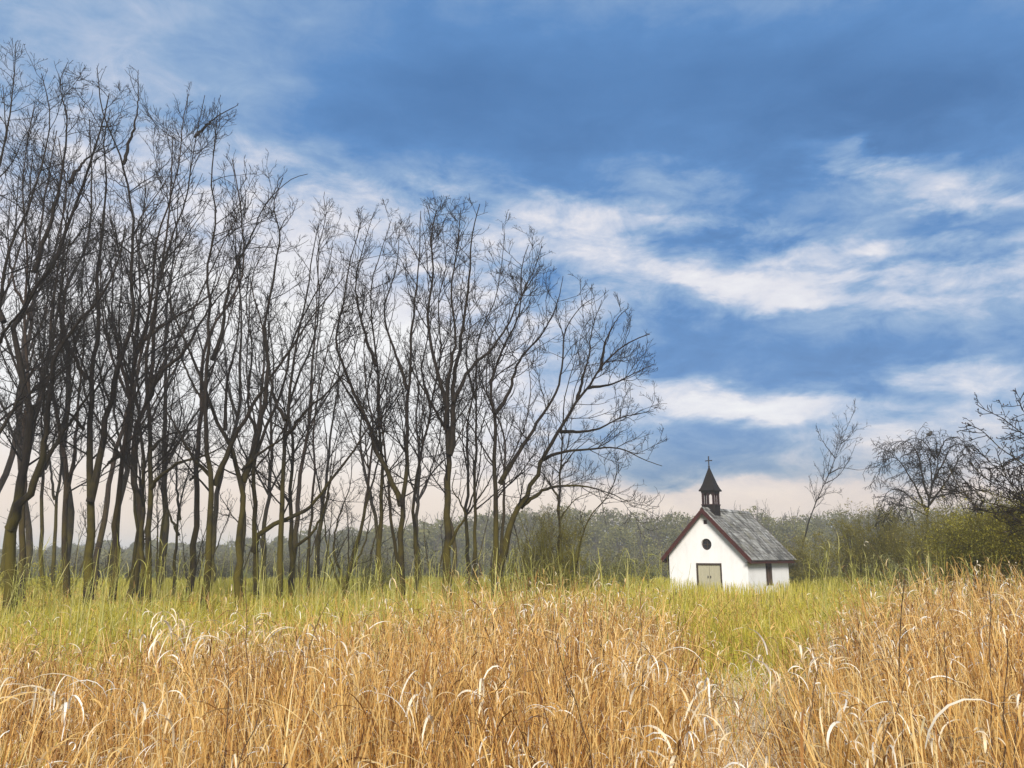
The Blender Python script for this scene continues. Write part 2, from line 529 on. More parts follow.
  (5.2, -1, [(497,575),(511,523),(529,489),(543,457),(560,429),(577,400),(588,388),(605,362),(630,342),(650,334)]),
  (3.0, -2, [(521,508),(546,489),(580,486),(609,493),(628,502)]),
  (2.5, -1.5, [(543,460),(562,452),(583,450),(617,448),(645,460),(662,466)]),
  (2.5, 1, [(560,432),(594,430),(623,417),(654,411)]),
  (2.2, 1.5, [(588,388),(612,384),(635,373),(654,364)]),
  (2.2, 0.5, [(577,400),(588,360),(592,330),(602,300)]),
  (3.0, 1.5, [(495,414),(510,390),(520,360),(545,330),(558,300),(563,276)]),
  (2.4, -1, [(600,370),(606,340),(618,318),(628,308)]),
 ]),
 (34, 'slim upright tree rising out of the mossy brambles at the right end of the wood', [
  (3.0, 0, [(559,620),(559,590),(559,535),(559,486),(561,443),(564,400),(572,370),(580,340)]),
  (1.6, 1, [(559,500),(546,478),(534,466),(522,462)]),
  (1.6, -1, [(560,470),(574,452),(588,440)]),
  (1.4, 1, [(559,520),(575,500),(592,492)]),
 ]),
 (33, 'thin crooked stem leaning right at the outer edge of the wood', [
  (2.2, 0, [(573,610),(575,575),(580,543),(589,517),(606,497),(614,475),(612,455)]),
 ]),
]
GROUP_T = 'bare trees of the wood beside the field'
for k, (Y, label, stems) in enumerate(HERO):
    r = np.random.default_rng(100 + k)
    st = []
    for j, (rp, dz, pts) in enumerate(stems):
        P, R = px_stem(pts, rp, Y, dz if j else 0.0, 0.22 if j == 0 else 0.30)
        if j == 0:
            P[:, 1] += np.interp(np.linspace(0, 1, len(P)), [0, 1], [0, r.uniform(-1, 1)])
        st.append((P, R))
    base = st[0][0][0].copy()
    # the trunk goes down to the ground
    dirv = norm(st[0][0][0] - st[0][0][1])
    g0 = base + dirv * max(0.0, (base[2] + 0.05) / max(0.3, -dirv[2])) if base[2] > -0.05 else base
    g0[2] = -0.05
    if base[2] > 0.1:
        st[0] = (np.vstack([g0, st[0][0]]), np.concatenate([[st[0][1][0]], st[0][1]]))
    else:
        st[0][0][0] = g0
    g0 = np.array([g0[0], g0[1], 0.0])
    small = Y >= 36 or st[0][1][0] < 0.1
    od = [dict(o) for o in ORD_BIG]
    od[0]['density'] = 2.3 if k == 25 else (1.75 if k > 19 else 1.3)
    if small:
        od[0]['lmax'] = 2.6; od[0]['density'] = 1.3
    finish_tree('bare_tree', st, g0, r, (M_BARK2 if k in (2, 5, 7, 17) else M_BARK, M_TWIG), od, label, 'tree', GROUP_T, skyline=True,
                zmin=3.2 if not small else 2.2, trunk0=0.18)

# --- thinner trees standing further back in the wood: five kinds, copied
ORD_BACK = [
    dict(density=1.3, lenf=0.22, lmin=1.0, lmax=3.4, ang=(22, 55), S=8, trop=0.8, wig=0.12, rmin=0.011, sides=4, rk=0.008),
    dict(density=2.2, lenf=0.42, lmin=0.45, lmax=1.6, ang=(22, 60), S=6, trop=0.7, wig=0.14, rmin=0.009, sides=3, rk=0.007),
    dict(density=3.2, lenf=0.45, lmin=0.2, lmax=0.8, ang=(22, 60), S=4, trop=0.5, wig=0.14, rmin=0.0075, sides=3, rk=0.005),
]
protos = []
for k in range(6):
    r = np.random.default_rng(300 + k)
    H = r.uniform(15, 18)
    n = 8
    zz = np.linspace(0, H, n)
    xy = np.cumsum(r.normal(size=(n, 2)) * 0.28, 0); xy -= xy[0]
    P = np.column_stack([xy + r.normal(size=2) * 0.03 * zz[:, None], zz]) ; P[0, 2] = -0.05
    R = np.linspace(1, 0, n) ** 1.3 * r.uniform(0.09, 0.13) + 0.016
    st = [(P, R)]
    for q in range(r.integers(2, 5)):
        i = r.integers(2, 5); a = r.uniform(0, 6.28); L = r.uniform(5, 8)
        d = np.array([math.cos(a) * 0.45, math.sin(a) * 0.45, 0.9])
        pts = [P[i]]
        for s in range(5):
            d = norm(d + np.array([0, 0, 0.12]) + r.normal(size=3) * 0.12)
            pts.append(pts[-1] + d * L / 5)
        st.append((np.array(pts), np.linspace(R[i] * 0.6, 0.014, 6)))
    root, _ = finish_tree('bare_tree', st, np.array([0., 0, 0]), r, (M_BARK2 if k % 2 else M_BARK, M_TWIG), ORD_BACK,
                          'thin leafless tree standing further back among the trunks of the wood', 'tree', GROUP_T, zmin=3.5)
    protos.append((root, H))


def copy_tree(src):
    o = src.copy(); COL.objects.link(o)
    for ch in src.children:
        c = ch.copy(); COL.objects.link(c); c.parent = o
    return o


r = np.random.default_rng(55)
spots = []
for x in np.linspace(-150, 500, 26):
    px_ = x + r.uniform(-7, 7)
    Y = r.uniform(37, 62)
    spots.append((px_, Y))
used = set()
for i, (px_, Y) in enumerate(spots):
    k = i % 6
    root, H = protos[k]
    o = copy_tree(root) if k in used else root
    used.add(k)
    ysky = float(np.interp(px_, SKY_X, SKY_Y)) + r.uniform(45, 130)
    top = at(px_, ysky, Y)[2]
    s = top / (H * 1.04)
    p = at(px_, 600, Y)
    o.location = (float(p[0]), float(Y), 0)
    o.rotation_euler = (0, 0, r.uniform(0, 6.28))
    o.scale = (s * 1.05, s * 1.05, s)

# saplings and brush between the trunks
ORD_SAP = [
    dict(density=2.2, lenf=0.3, lmin=0.5, lmax=1.8, ang=(25, 60), S=7, trop=0.6, wig=0.14, rmin=0.010, sides=4, rk=0.006),
    dict(density=2.8, lenf=0.45, lmin=0.3, lmax=1.0, ang=(25, 60), S=5, trop=0.5, wig=0.15, rmin=0.009, sides=3, rk=0.005),
    dict(density=2.6, lenf=0.45, lmin=0.15, lmax=0.5, ang=(25, 60), S=3, trop=0.4, wig=0.15, rmin=0.008, sides=3, rk=0.004),
]
saps = []
for k in range(4):
    r = np.random.default_rng(350 + k)
    H = r.uniform(4.5, 7.0); st = []
    for q in range(1 + k % 3):
        a = r.uniform(0, 6.28); d = norm(np.array([math.cos(a) * 0.22, math.sin(a) * 0.22, 1.0])); pts = [np.array([0, 0, -0.05])]
        for i in range(6):
            d = norm(d + r.normal(size=3) * 0.09 + np.array([0, 0, 0.05])); pts.append(pts[-1] + d * H * (1 - 0.15 * q) / 6)
        st.append((np.array(pts), np.linspace(0.055 - 0.012 * q, 0.012, 7)))
    root, _ = finish_tree('sapling', st, np.array([0., 0, 0]), r, (M_BARK2, M_TWIG), ORD_SAP, 'spindly bare sapling growing in the gaps between the big trunks', 'tree',
                          'saplings between the trunks of the wood', zmin=1.2, trunk0=0.25)
    saps.append(root)
r = np.random.default_rng(56)
for i, px_ in enumerate([28, 72, 100, 126, 160, 188, 196, 228, 262, 300, 324, 352, 364, 390, 432, 466, 482, 514, 534, 586]):
    Y = r.uniform(39, 56); p = at(px_ + r.uniform(-5, 5), 600, Y)
    o = saps[i] if i < 4 else copy_tree(saps[i % 4])
    o.location = (float(p[0]), float(Y), 0); o.rotation_euler = (0, 0, r.uniform(0, 6.28)); sc_ = r.uniform(0.75, 1.25); o.scale = (sc_, sc_, sc_)

# ------------------------------------------------------------------ trees on the right
ORD_SMALL = [
    dict(density=3.0, lenf=0.26, lmin=0.4, lmax=2.0, ang=(22, 50), S=7, trop=0.7, wig=0.13, rmin=0.011, sides=4, rk=0.007),
    dict(density=3.4, lenf=0.42, lmin=0.25, lmax=1.0, ang=(22, 55), S=5, trop=0.5, wig=0.15, rmin=0.009, sides=3, rk=0.006),
    dict(density=3.4, lenf=0.45, lmin=0.15, lmax=0.5, ang=(22, 55), S=3, trop=0.3, wig=0.15, rmin=0.008, sides=3, rk=0.005),
]
r = np.random.default_rng(401)
P, R = px_stem([(788, 590), (799, 560), (808, 525), (817, 500), (829, 474), (839, 448), (846, 430), (853, 414)], 1.5, 57.5, 0.6, 0.2)
base = np.array([P[0, 0], P[0, 1], 0.0]); P[0, 2] = -0.05
st = [(P, R)]
for pts, w in (([(829, 474), (842, 468), (860, 470), (872, 466)], 0.9), ([(835, 458), (822, 440), (816, 425)], 0.8), ([(824, 484), (838, 476), (850, 458), (857, 440)], 0.8),
               ([(841, 444), (850, 436), (857, 424)], 0.8), ([(817, 500), (826, 494), (842, 492)], 0.7)):
    st.append(px_stem(pts, w * 0.85, 57.5, r.uniform(-0.8, 0.8), 0.4))
finish_tree('sapling', st, base, r, (M_TWIG, M_TWIG), ORD_SMALL, 'lone spindly leafless sapling leaning right behind the chapel', 'tree', zmin=2.4, trunk0=0.35)

# weeping round tree: limbs rise, then their twigs hang in arcs
r = np.random.default_rng(402)
Y = 42
P, R = px_stem([(926, 612), (927, 560), (927, 522), (929, 500), (934, 480), (938, 462), (936, 446)], 3.4, Y, 0.5, 0.35)
base = np.array([P[0, 0], P[0, 1], 0.0]); P[0, 2] = -0.05
st = [(P, R)]
for pts, w, dz in (([(927, 512), (918, 492), (908, 474), (896, 458), (884, 462), (876, 480)], 2.2, -1.2), ([(929, 500), (922, 474), (918, 455), (908, 442), (894, 444), (882, 458)], 2.0, 1.2),
                   ([(929, 505), (942, 488), (953, 470), (962, 455), (974, 458), (982, 474)], 2.2, -1), ([(934, 480), (944, 462), (952, 446), (966, 446), (978, 460)], 1.8, 1.3),
                   ([(936, 460), (926, 444), (914, 438), (900, 446)], 1.5, -1.5), ([(937, 458), (946, 440), (958, 438), (968, 448)], 1.5, -1.8),
                   ([(928, 508), (914, 500), (900, 490), (888, 492), (880, 508)], 1.8, 1.8), ([(930, 498), (948, 494), (962, 486), (976, 492), (984, 510)], 1.8, 1.6),
                   ([(932, 485), (930, 462), (922, 446), (912, 440)], 1.5, 2.2), ([(927, 515), (910, 508), (894, 506), (882, 520)], 1.4, -1.6)):
    st.append(px_stem(pts, w * 0.75, Y, dz, 0.35))
ORD_WEEP = [
    dict(density=6.5, lenf=0.4, lmin=0.7, lmax=1.9, ang=(20, 85), S=9, trop=-0.9, wig=0.19, rmin=0.012, sides=4, rk=0.006),
    dict(density=5.0, lenf=0.5, lmin=0.4, lmax=1.1, ang=(20, 80), S=7, trop=-1.5, wig=0.18, rmin=0.010, sides=3, rk=0.004),
    dict(density=3.5, lenf=0.5, lmin=0.15, lmax=0.5, ang=(20, 60), S=4, trop=-1.2, wig=0.16, rmin=0.009, sides=3),
]
finish_tree('weeping_tree', st, base, r, (M_BARK, M_TWIG), ORD_WEEP, 'small round weeping tree with drooping twigs above the green shrubs', 'tree', zmin=3.0, trunk0=0.55)

# budding tree leaning in from the right edge
r = np.random.default_rng(403)
Y = 21
P, R = px_stem([(1075, 660), (1072, 590), (1066, 545), (1062, 515), (1066, 470), (1075, 420)], 6, Y, 1, 0.4)
base = np.array([P[0, 0], P[0, 1], 0.0]); P[0, 2] = -0.05
st = [(P, R)]
for pts, w, dz in (([(1064, 520), (1040, 480), (1018, 460), (1000, 448), (984, 432), (968, 424)], 2.6, -1), ([(1064, 500), (1045, 450), (1020, 432), (1002, 418), (985, 410), (976, 404)], 2.4, 1),
                   ([(1062, 525), (1030, 500), (1005, 488), (985, 478), (970, 462)], 2.4, 1.5), ([(1062, 530), (1035, 515), (1010, 508), (985, 502), (962, 494)], 2.4, -1.5),
                   ([(1066, 480), (1045, 440), (1030, 418), (1020, 405), (1024, 392)], 2.0, 0), ([(1066, 470), (1050, 460), (1030, 452), (1010, 462), (995, 470)], 2.0, 2),
                   ([(1062, 540), (1030, 525), (1000, 515), (975, 505), (955, 480), (950, 468)], 2.0, 1.5), ([(1062, 535), (1035, 505), (1010, 482), (990, 462), (976, 448)], 2.0, 2.4), ([(1062, 540), (1025, 508), (996, 495), (975, 490), (955, 494)], 1.8, -2.2), ([(1064, 520), (1046, 476), (1034, 450), (1016, 436), (1004, 440)], 1.8, 1.2), ([(1062, 528), (1040, 522), (1015, 490), (1003, 470), (998, 455)], 2.0, -2), ([(1064, 525), (1036, 490), (1022, 474), (1003, 482)], 2.0, 0.5)):
    st.append(px_stem(pts, w * 0.8, Y, dz, 0.25))
ORD_BUD = [
    dict(density=7.0, lenf=0.26, lmin=0.3, lmax=1.2, ang=(25, 80), S=6, trop=0.3, wig=0.19, rmin=0.0095, sides=4, rk=0.009),
    dict(density=5.0, lenf=0.4, lmin=0.10, lmax=0.45, ang=(30, 80), S=4, trop=0.3, wig=0.2, rmin=0.0085, sides=3),
    dict(density=5.0, lenf=0.45, lmin=0.06, lmax=0.18, ang=(30, 75), S=3, trop=0.4, wig=0.16, rmin=0.0075, sides=3),
]
root, tips = finish_tree('budding_tree', st, base, r, (M_BARK, M_TWIG), ORD_BUD, 'budding tree reaching into the picture from the right edge', 'tree', zmin=3.0, trunk0=0.5)
gb = Geo()
tp = tips[r.random(len(tips)) < 0.55][:, -1]
gb.cards(np.repeat(tp, 2, 0), 0.028, 0.6, r, 0.55)
bud = gb.build('buds', root, plain_mat('bud_scales', (0.04, 0.03, 0.025), (0.09, 0.07, 0.06)), base)

bud['kind'] = 'stuff'
# bird on the weeping tree
bm = bmesh.new()


def ball(bm, loc, sc, rot=None, seg=14):
    m = Matrix.Translation(loc) @ (rot or Matrix()) @ Matrix.Diagonal((*sc, 1))
    bmesh.ops.create_uvsphere(bm, u_segments=seg, v_segments=seg // 2 + 2, radius=1.0, matrix=m)


ball(bm, (0, 0, 0.12), (0.13, 0.075, 0.08), Matrix.Rotation(math.radians(-28), 4, 'Y'))
ball(bm, (0.11, 0, 0.215), (0.055, 0.05, 0.052))
bmesh.ops.create_cone(bm, segments=8, radius1=0.02, radius2=0.003, depth=0.08, matrix=Matrix.Translation((0.185, 0, 0.212)) @ Matrix.Rotation(math.radians(92), 4, 'Y'))
ball(bm, (-0.19, 0, 0.03), (0.12, 0.03, 0.012), Matrix.Rotation(math.radians(-32), 4, 'Y'))
for s in (-1, 1):
    bmesh.ops.create_cone(bm, segments=6, radius1=0.007, radius2=0.007, depth=0.09, matrix=Matrix.Translation((0.01, 0.03 * s, 0.03)))
    ball(bm, (-0.02, 0.068 * s, 0.125), (0.12, 0.018, 0.055), Matrix.Rotation(math.radians(-22), 4, 'Y'))
me = bpy.data.meshes.new('bird'); bm.to_mesh(me); bm.free()
for p in me.polygons: p.use_smooth = True
bird = link('bird', me, None, plain_mat('feathers_dark', (0.02, 0.02, 0.022), (0.06, 0.055, 0.05), 30))
bird.location = at(930, 437, 41.0)
bird.scale = (1.25, 1.25, 1.25)
bird.rotation_euler = (0, 0, 0.5)
tag(bird, 'small dark bird perched on top of the round weeping tree', 'bird')

# ------------------------------------------------------------------ shrubs
M_SHRUB = leaf_mat('shrub_leaf', [(0.0, (0.19, 0.175, 0.02)), (0.5, (0.38, 0.34, 0.04)), (1.0, (0.56, 0.48, 0.10))], 0.3, field=0.6, rw=0.5, fw=1.1)
M_SHRUB_D = leaf_mat('shrub_leaf_dark', [(0.0, (0.10, 0.092, 0.016)), (0.5, (0.20, 0.175, 0.028)), (1.0, (0.34, 0.285, 0.06))], 0.3, field=0.6)
M_SHRUB_G = leaf_mat('shrub_leaf_grey', [(0.0, (0.13, 0.14, 0.05)), (0.5, (0.21, 0.21, 0.08)), (1.0, (0.32, 0.31, 0.14))], 0.3, field=0.6)


def shrub(px_, ytop, Y, wpx, label, mat, nst=60, nleaf=14000, leaf=0.035, seed=0, depth=0.8, ybase=None, stem_mat=M_MOSSY, droop=0.0, outer=0.0):
    r = np.random.default_rng(700 + seed)
    W = wpx * Y / FPX; p = at(px_, ytop, Y); H = p[2]
    base = np.array([p[0], Y, 0.0])
    root = empty('shrub', base); tag(root, label, 'shrub', 'shrubs around the meadow')
    n = nst; S = 9
    a = r.uniform(0, 6.283, n); rr = np.sqrt(r.uniform(0, 1, n)) * 0.55
    b0 = np.column_stack([np.cos(a) * rr * W * 0.5, np.sin(a) * rr * W * depth * 0.5, np.zeros(n)])
    hh = 1.08 * H * np.sqrt(np.clip(1 - (rr * 1.1) ** 2, 0.2, 1)) * r.uniform(0.6, 1.05, n)
    out = np.column_stack([np.cos(a), np.sin(a) * depth, np.zeros(n)]) * (W * 0.5 * r.uniform(0.15, 0.85, n) * (0.4 + rr))[:, None]
    t = np.linspace(0, 1, S)
    P = b0[:, None] + out[:, None] * (t ** 1.4)[None, :, None]
    P[:, :, 2] += hh[:, None] * (t - droop * t ** 3)[None, :] / (1 - droop * 0.5)
    P = P + np.cumsum(r.normal(size=P.shape) * 0.035, 1) * t[None, :, None]
    P[:, 0, 2] = -0.05
    R = 0.022 * (1 - 0.75 * t)[None, :] * r.uniform(0.5, 1.2, n)[:, None]
    g = Geo(); g.tubes(P + base, R, 4)
    A, B = grow(P, R, r, 4.0, 0.15, 0.3, 0.2, 1.1, (25, 70), 6, 0.2, 0.2, 0.006, rk=0.007)
    g.tubes(A + base, B, 3)
    A2, B2 = grow(A, B, r, 5.0, 0.1, 0.5, 0.12, 0.5, (25, 70), 4, 0.0, 0.2, 0.005, rk=0.006)
    g.tubes(A2 + base, B2, 3)
    g.build('branches', root, stem_mat, base)
    if nleaf:
        src = np.concatenate([A.reshape(-1, 3), A2.reshape(-1, 3), A2.reshape(-1, 3)])
        src = src[src[:, 2] > 0.05]
        q = src[r.integers(0, len(src), nleaf)] + r.normal(size=(nleaf, 3)) * 0.055
        # foliage sits in clumps with gaps between
        f = np.sin(q[:, 0] * 3.1 + seed) * np.sin(q[:, 1] * 3.7 + 1.3 * seed) + np.sin(q[:, 2] * 4.3 + q[:, 0] * 2.1)
        q = q[f + r.normal(size=nleaf) * 0.5 > -0.7]
        g = Geo(); g.cards(q + base, leaf, 0.3, r, 0.5)
        g.build('leaves', root, mat, base)
    return root


shrub(552, 510, 33, 72, 'tangled mossy bramble thicket around the slim tree at the end of the wood', M_SHRUB_D, 75, 4500, 0.03, 1, ybase=0)
shrub(521, 548, 34, 50, 'low tangle of bare brambles at the foot of the last big tree', M_SHRUB_D, 40, 1500, 0.03, 2)
shrub(600, 556, 40, 62, 'loose pale green scrub between the bramble thicket and the chapel', M_SHRUB_G, 45, 6000, 0.04, 3)
shrub(630, 554, 49, 56, 'pale green scrub touching the left side of the chapel', M_SHRUB_G, 45, 7000, 0.045, 4)
shrub(808, 537, 56.2, 56, 'grey green bush right behind the chapel, around the foot of the sapling', M_SHRUB_D, 90, 9000, 0.045, 5)
shrub(866, 514, 45, 84, 'dark olive bush between the sapling and the weeping tree', M_SHRUB_D, 130, 15000, 0.045, 6)
shrub(928, 512, 40, 88, 'dark bush round the trunk of the weeping tree', M_SHRUB_D, 130, 15000, 0.042, 7)
shrub(902, 562, 30, 74, 'low rounded grey green mound of a bush in front of the darker bushes', M_SHRUB_G, 50, 12000, 0.03, 8)
shrub(984, 488, 27, 100, 'tall olive green bush with trailing mossy shoots under the budding tree', M_SHRUB, 170, 20000, 0.032, 9, droop=0.45)
shrub(1034, 466, 23, 140, 'large green bush cut off by the right edge', M_SHRUB, 170, 20000, 0.03, 10, droop=0.45)
shrub(372, 556, 42, 50, 'thin scrub seen through the gap in mid wood', M_SHRUB_G, 40, 2500, 0.04, 11)
shrub(50, 568, 38, 90, 'low scrub under the trees at the left edge of the wood', M_SHRUB, 40, 3500, 0.04, 12)

# ------------------------------------------------------------------ chapel
psi = math.radians(-39.0)
CW, CL = 5.3, 6.75
WH, RH = 2.42, 5.15          # eave height of the wall and height of the gable top
cor = at(747, 556, 50.0)     # right front corner
wv = np.array([math.cos(psi), math.sin(psi)])
cen = np.array([cor[0], 50.0]) - wv * CW / 2
chapel = empty('chapel', (cen[0], cen[1], 0), psi)
tag(chapel, 'small white chapel with slate roof, red gable trim and a dark belfry', 'chapel')

# wall plaster
m, nt, b = new_mat('white_plaster'); M_WALL = m
tc = N(nt, 'ShaderNodeTexCoord')
mp = N(nt, 'ShaderNodeMapping'); mp.inputs['Scale'].default_value = (1, 1, 0.35); nt.links.new(tc.outputs['Object'], mp.inputs[0])
n1 = noise(nt, mp.outputs[0], 1.6, 6, 0.7)
c1 = ramp(nt, [(0.28, (0.70, 0.695, 0.685)), (0.54, (0.80, 0.80, 0.795))], n1.outputs['Fac'])
sx = N(nt, 'ShaderNodeSeparateXYZ'); nt.links.new(tc.outputs['Object'], sx.inputs[0])
n2 = noise(nt, tc.outputs['Object'], 3.0, 4)
dirt = math_n(nt, 'MULTIPLY', maprange(nt, sx.outputs['Z'], 0.0, 0.75, 1.0, 0.0), maprange(nt, n2.outputs['Fac'], 0.35, 0.7))
nt.links.new(mixc(nt, math_n(nt, 'MULTIPLY', dirt, 0.6), c1.outputs[0], (0.42, 0.40, 0.33)), b.inputs['Base Color'])
b.inputs['Roughness'].default_value = 0.9; b.inputs['Specular IOR Level'].default_value = 0.2
n3 = noise(nt, tc.outputs['Object'], 25, 3)
bp = N(nt, 'ShaderNodeBump'); bp.inputs['Strength'].default_value = 0.15; bp.inputs['Distance'].default_value = 0.01
nt.links.new(n3.outputs['Fac'], bp.inputs['Height']); nt.links.new(bp.outputs[0], b.inputs['Normal'])

M_RED = plain_mat('red_brown_paint', (0.038, 0.008, 0.006), (0.066, 0.013, 0.010), 3, 0.6, 0.2)
M_DARKW = plain_mat('dark_shingle', (0.004, 0.003, 0.003), (0.012, 0.008, 0.0075), 5, 0.75, 0.3)
M_POST = plain_mat('belfry_posts', (0.016, 0.007, 0.008), (0.034, 0.012, 0.012), 6, 0.6)
M_IRON = plain_mat('black_iron', (0.02, 0.02, 0.022), (0.04, 0.04, 0.045), 8, 0.5)
M_FRAME = plain_mat('dark_frame', (0.03, 0.02, 0.014), (0.06, 0.04, 0.028), 6, 0.7)
M_DOOR = plain_mat('beige_door_paint', (0.36, 0.34, 0.24), (0.46, 0.43, 0.31), 2.5, 0.7, 0.1, stretch=(6, 1, 0.6))
M_WOODP = plain_mat('weathered_shutter', (0.06, 0.035, 0.025), (0.13, 0.085, 0.06), 3, 0.8, 0.2, stretch=(5, 5, 0.6))
m, nt, b = new_mat('window_glass'); M_GLASS = m
b.inputs['Base Color'].default_value = (0.012, 0.013, 0.016, 1); b.inputs['Roughness'].default_value = 0.12

# slate
m, nt, b = new_mat('roof_slate'); M_SLATE = m
tc = N(nt, 'ShaderNodeTexCoord'); g = N(nt, 'ShaderNodeNewGeometry')
mp = N(nt, 'ShaderNodeMapping'); mp.inputs['Scale'].default_value = (0.55, 1.5, 0.55); mp.inputs['Rotation'].default_value = (0.35, 0, 0)
nt.links.new(tc.outputs['Object'], mp.inputs[0])
n1 = noise(nt, mp.outputs[0], 1.35, 6, 0.7, 0.6)
per = ramp(nt, [(0.0, (0.19, 0.19, 0.175)), (0.5, (0.28, 0.275, 0.255)), (0.85, (0.34, 0.345, 0.33)), (1.0, (0.44, 0.44, 0.42))], g.outputs['Random Per Island'])
n2 = noise(nt, tc.outputs['Object'], 0.9, 4, 0.6)
moss = mixc(nt, maprange(nt, n2.outputs['Fac'], 0.52, 0.7, 0, 0.5), per.outputs[0], (0.17, 0.16, 0.07))
nt.links.new(mixc(nt, maprange(nt, n1.outputs['Fac'], 0.47, 0.58, 0.0, 0.82), moss, (0.045, 0.044, 0.04)), b.inputs['Base Color'])
b.inputs['Roughness'].default_value = 0.75; b.inputs['Specular IOR Level'].default_value = 0.25


def bm_obj(name, bm, parent, mat, smooth=False):
    bmesh.ops.recalc_face_normals(bm, faces=bm.faces)
    me = bpy.data.meshes.new(name); bm.to_mesh(me); bm.free()
    if smooth:
        for p in me.polygons: p.use_smooth = True
    return link(name, me, parent, mat)


def box(bm, x0, x1, y0, y1, z0, z1, mat=None):
    v = [Vector(p) for p in ((x0, y0, z0), (x1, y0, z0), (x1, y1, z0), (x0, y1, z0), (x0, y0, z1), (x1, y0, z1), (x1, y1, z1), (x0, y1, z1))]
    if mat is not None: v = [mat @ p for p in v]
    v = [bm.verts.new(p) for p in v]
    for f in ((0, 3, 2, 1), (4, 5, 6, 7), (0, 1, 5, 4), (1, 2, 6, 5), (2, 3, 7, 6), (3, 0, 4, 7)):
        bm.faces.new([v[i] for i in f])


def prism(bm, pts, d0, d1, f):
    """polygon pts extruded from d0 to d1; f maps (u, v, d) to xyz"""
    a = [bm.verts.new(f(u, v, d0)) for u, v in pts]; c = [bm.verts.new(f(u, v, d1)) for u, v in pts]
    bm.faces.new(a); bm.faces.new(c[::-1])
    n = len(pts)
    for i in range(n):
        bm.faces.new([a[i], a[(i + 1) % n], c[(i + 1) % n], c[i]])


fy = lambda u, v, d: (u, d, v)     # extrude along y
fx = lambda u, v, d: (d, u, v)     # extrude along x
slope = (RH - WH) / (CW / 2)
hw = CW / 2
DOOR_C, DOOR_W, DOOR_H = 0.10, 1.72, 1.86
ROUND = (0.0, 3.02, 0.36)
WIN_Y, WIN_W, WIN_S, WIN_T = 3.3, 1.0, 0.45, 1.80
# walls with real recesses, cut by boolean solids
bm = bmesh.new()
prism(bm, [(-hw, 0.0), (hw, 0.0), (hw, WH), (0, RH), (-hw, WH)], 0, CL, fy)
wall = bm_obj('wall', bm, chapel, M_WALL)


def cutter(fn):
    bm = bmesh.new(); fn(bm)
    bmesh.ops.recalc_face_normals(bm, faces=bm.faces)
    me = bpy.data.meshes.new('cut'); bm.to_mesh(me); bm.free()
    o = bpy.data.objects.new('cut', me); COL.objects.link(o); o.parent = chapel
    return o


circ = lambda r_, n=40: [(ROUND[0] + r_ * math.cos(i * 2 * math.pi / n), ROUND[1] + r_ * math.sin(i * 2 * math.pi / n)) for i in range(n)]
arch = lambda w, z0, zs, rise, yc, n=10: [(yc - w / 2, z0), (yc + w / 2, z0)] + [(yc + w / 2 * math.cos(i * math.pi / n), zs + rise * math.sin(i * math.pi / n)) for i in range(n + 1)]
cuts = [cutter(lambda bm: prism(bm, circ(ROUND[2]), -0.3, 0.24, fy)),
        cutter(lambda bm: box(bm, DOOR_C - DOOR_W / 2, DOOR_C + DOOR_W / 2, -0.3, 0.20, -0.2, DOOR_H)),
        cutter(lambda bm: box(bm, -0.13, 0.13, -0.3, 0.15, 4.28, 4.54)),
        cutter(lambda bm: prism(bm, arch(WIN_W, WIN_S, WIN_T, 0.14, WIN_Y), hw - 0.2, hw + 0.3, fx))]
for c in cuts:
    md = wall.modifiers.new('b', 'BOOLEAN'); md.operation = 'DIFFERENCE'; md.solver = 'EXACT'; md.object = c
dg = bpy.context.evaluated_depsgraph_get(); dg.update()
nm = bpy.data.meshes.new_from_object(wall.evaluated_get(dg))
wall.modifiers.clear(); wall.data = nm; nm.name = 'wall'
for c in cuts: bpy.data.objects.remove(c)
# round window
bm = bmesh.new(); prism(bm, circ(0.34), 0.19, 0.236, fy); rw = bm_obj('round_window', bm, chapel, M_GLASS)
bm = bmesh.new()
n = 40; ro, ri = 0.355, 0.30
prev = None
for i in range(n):
    a0, a1 = i * 2 * math.pi / n, (i + 1) * 2 * math.pi / n
    q = [(ro, a0), (ro, a1), (ri, a1), (ri, a0)]
    prism(bm, [(ROUND[0] + rr * math.cos(a), ROUND[1] + rr * math.sin(a)) for rr, a in q], 0.15, 0.186, fy)
box(bm, -0.02, 0.02, 0.16, 0.184, ROUND[1] - 0.298, ROUND[1] + 0.298)
box(bm, -0.298, -0.022, 0.16, 0.184, ROUND[1] - 0.02, ROUND[1] + 0.02)
box(bm, 0.022, 0.298, 0.16, 0.184, ROUND[1] - 0.02, ROUND[1] + 0.02)
bm_obj('frame', bm, rw, M_FRAME)
# vent under the gable
bm = bmesh.new()
box(bm, -0.125, 0.125, 0.10, 0.145, 4.285, 4.535)
for i in range(4): box(bm, -0.12, 0.12, 0.03, 0.095, 4.30 + i * 0.06, 4.33 + i * 0.06)
bm_obj('gable_vent', bm, chapel, M_RED)
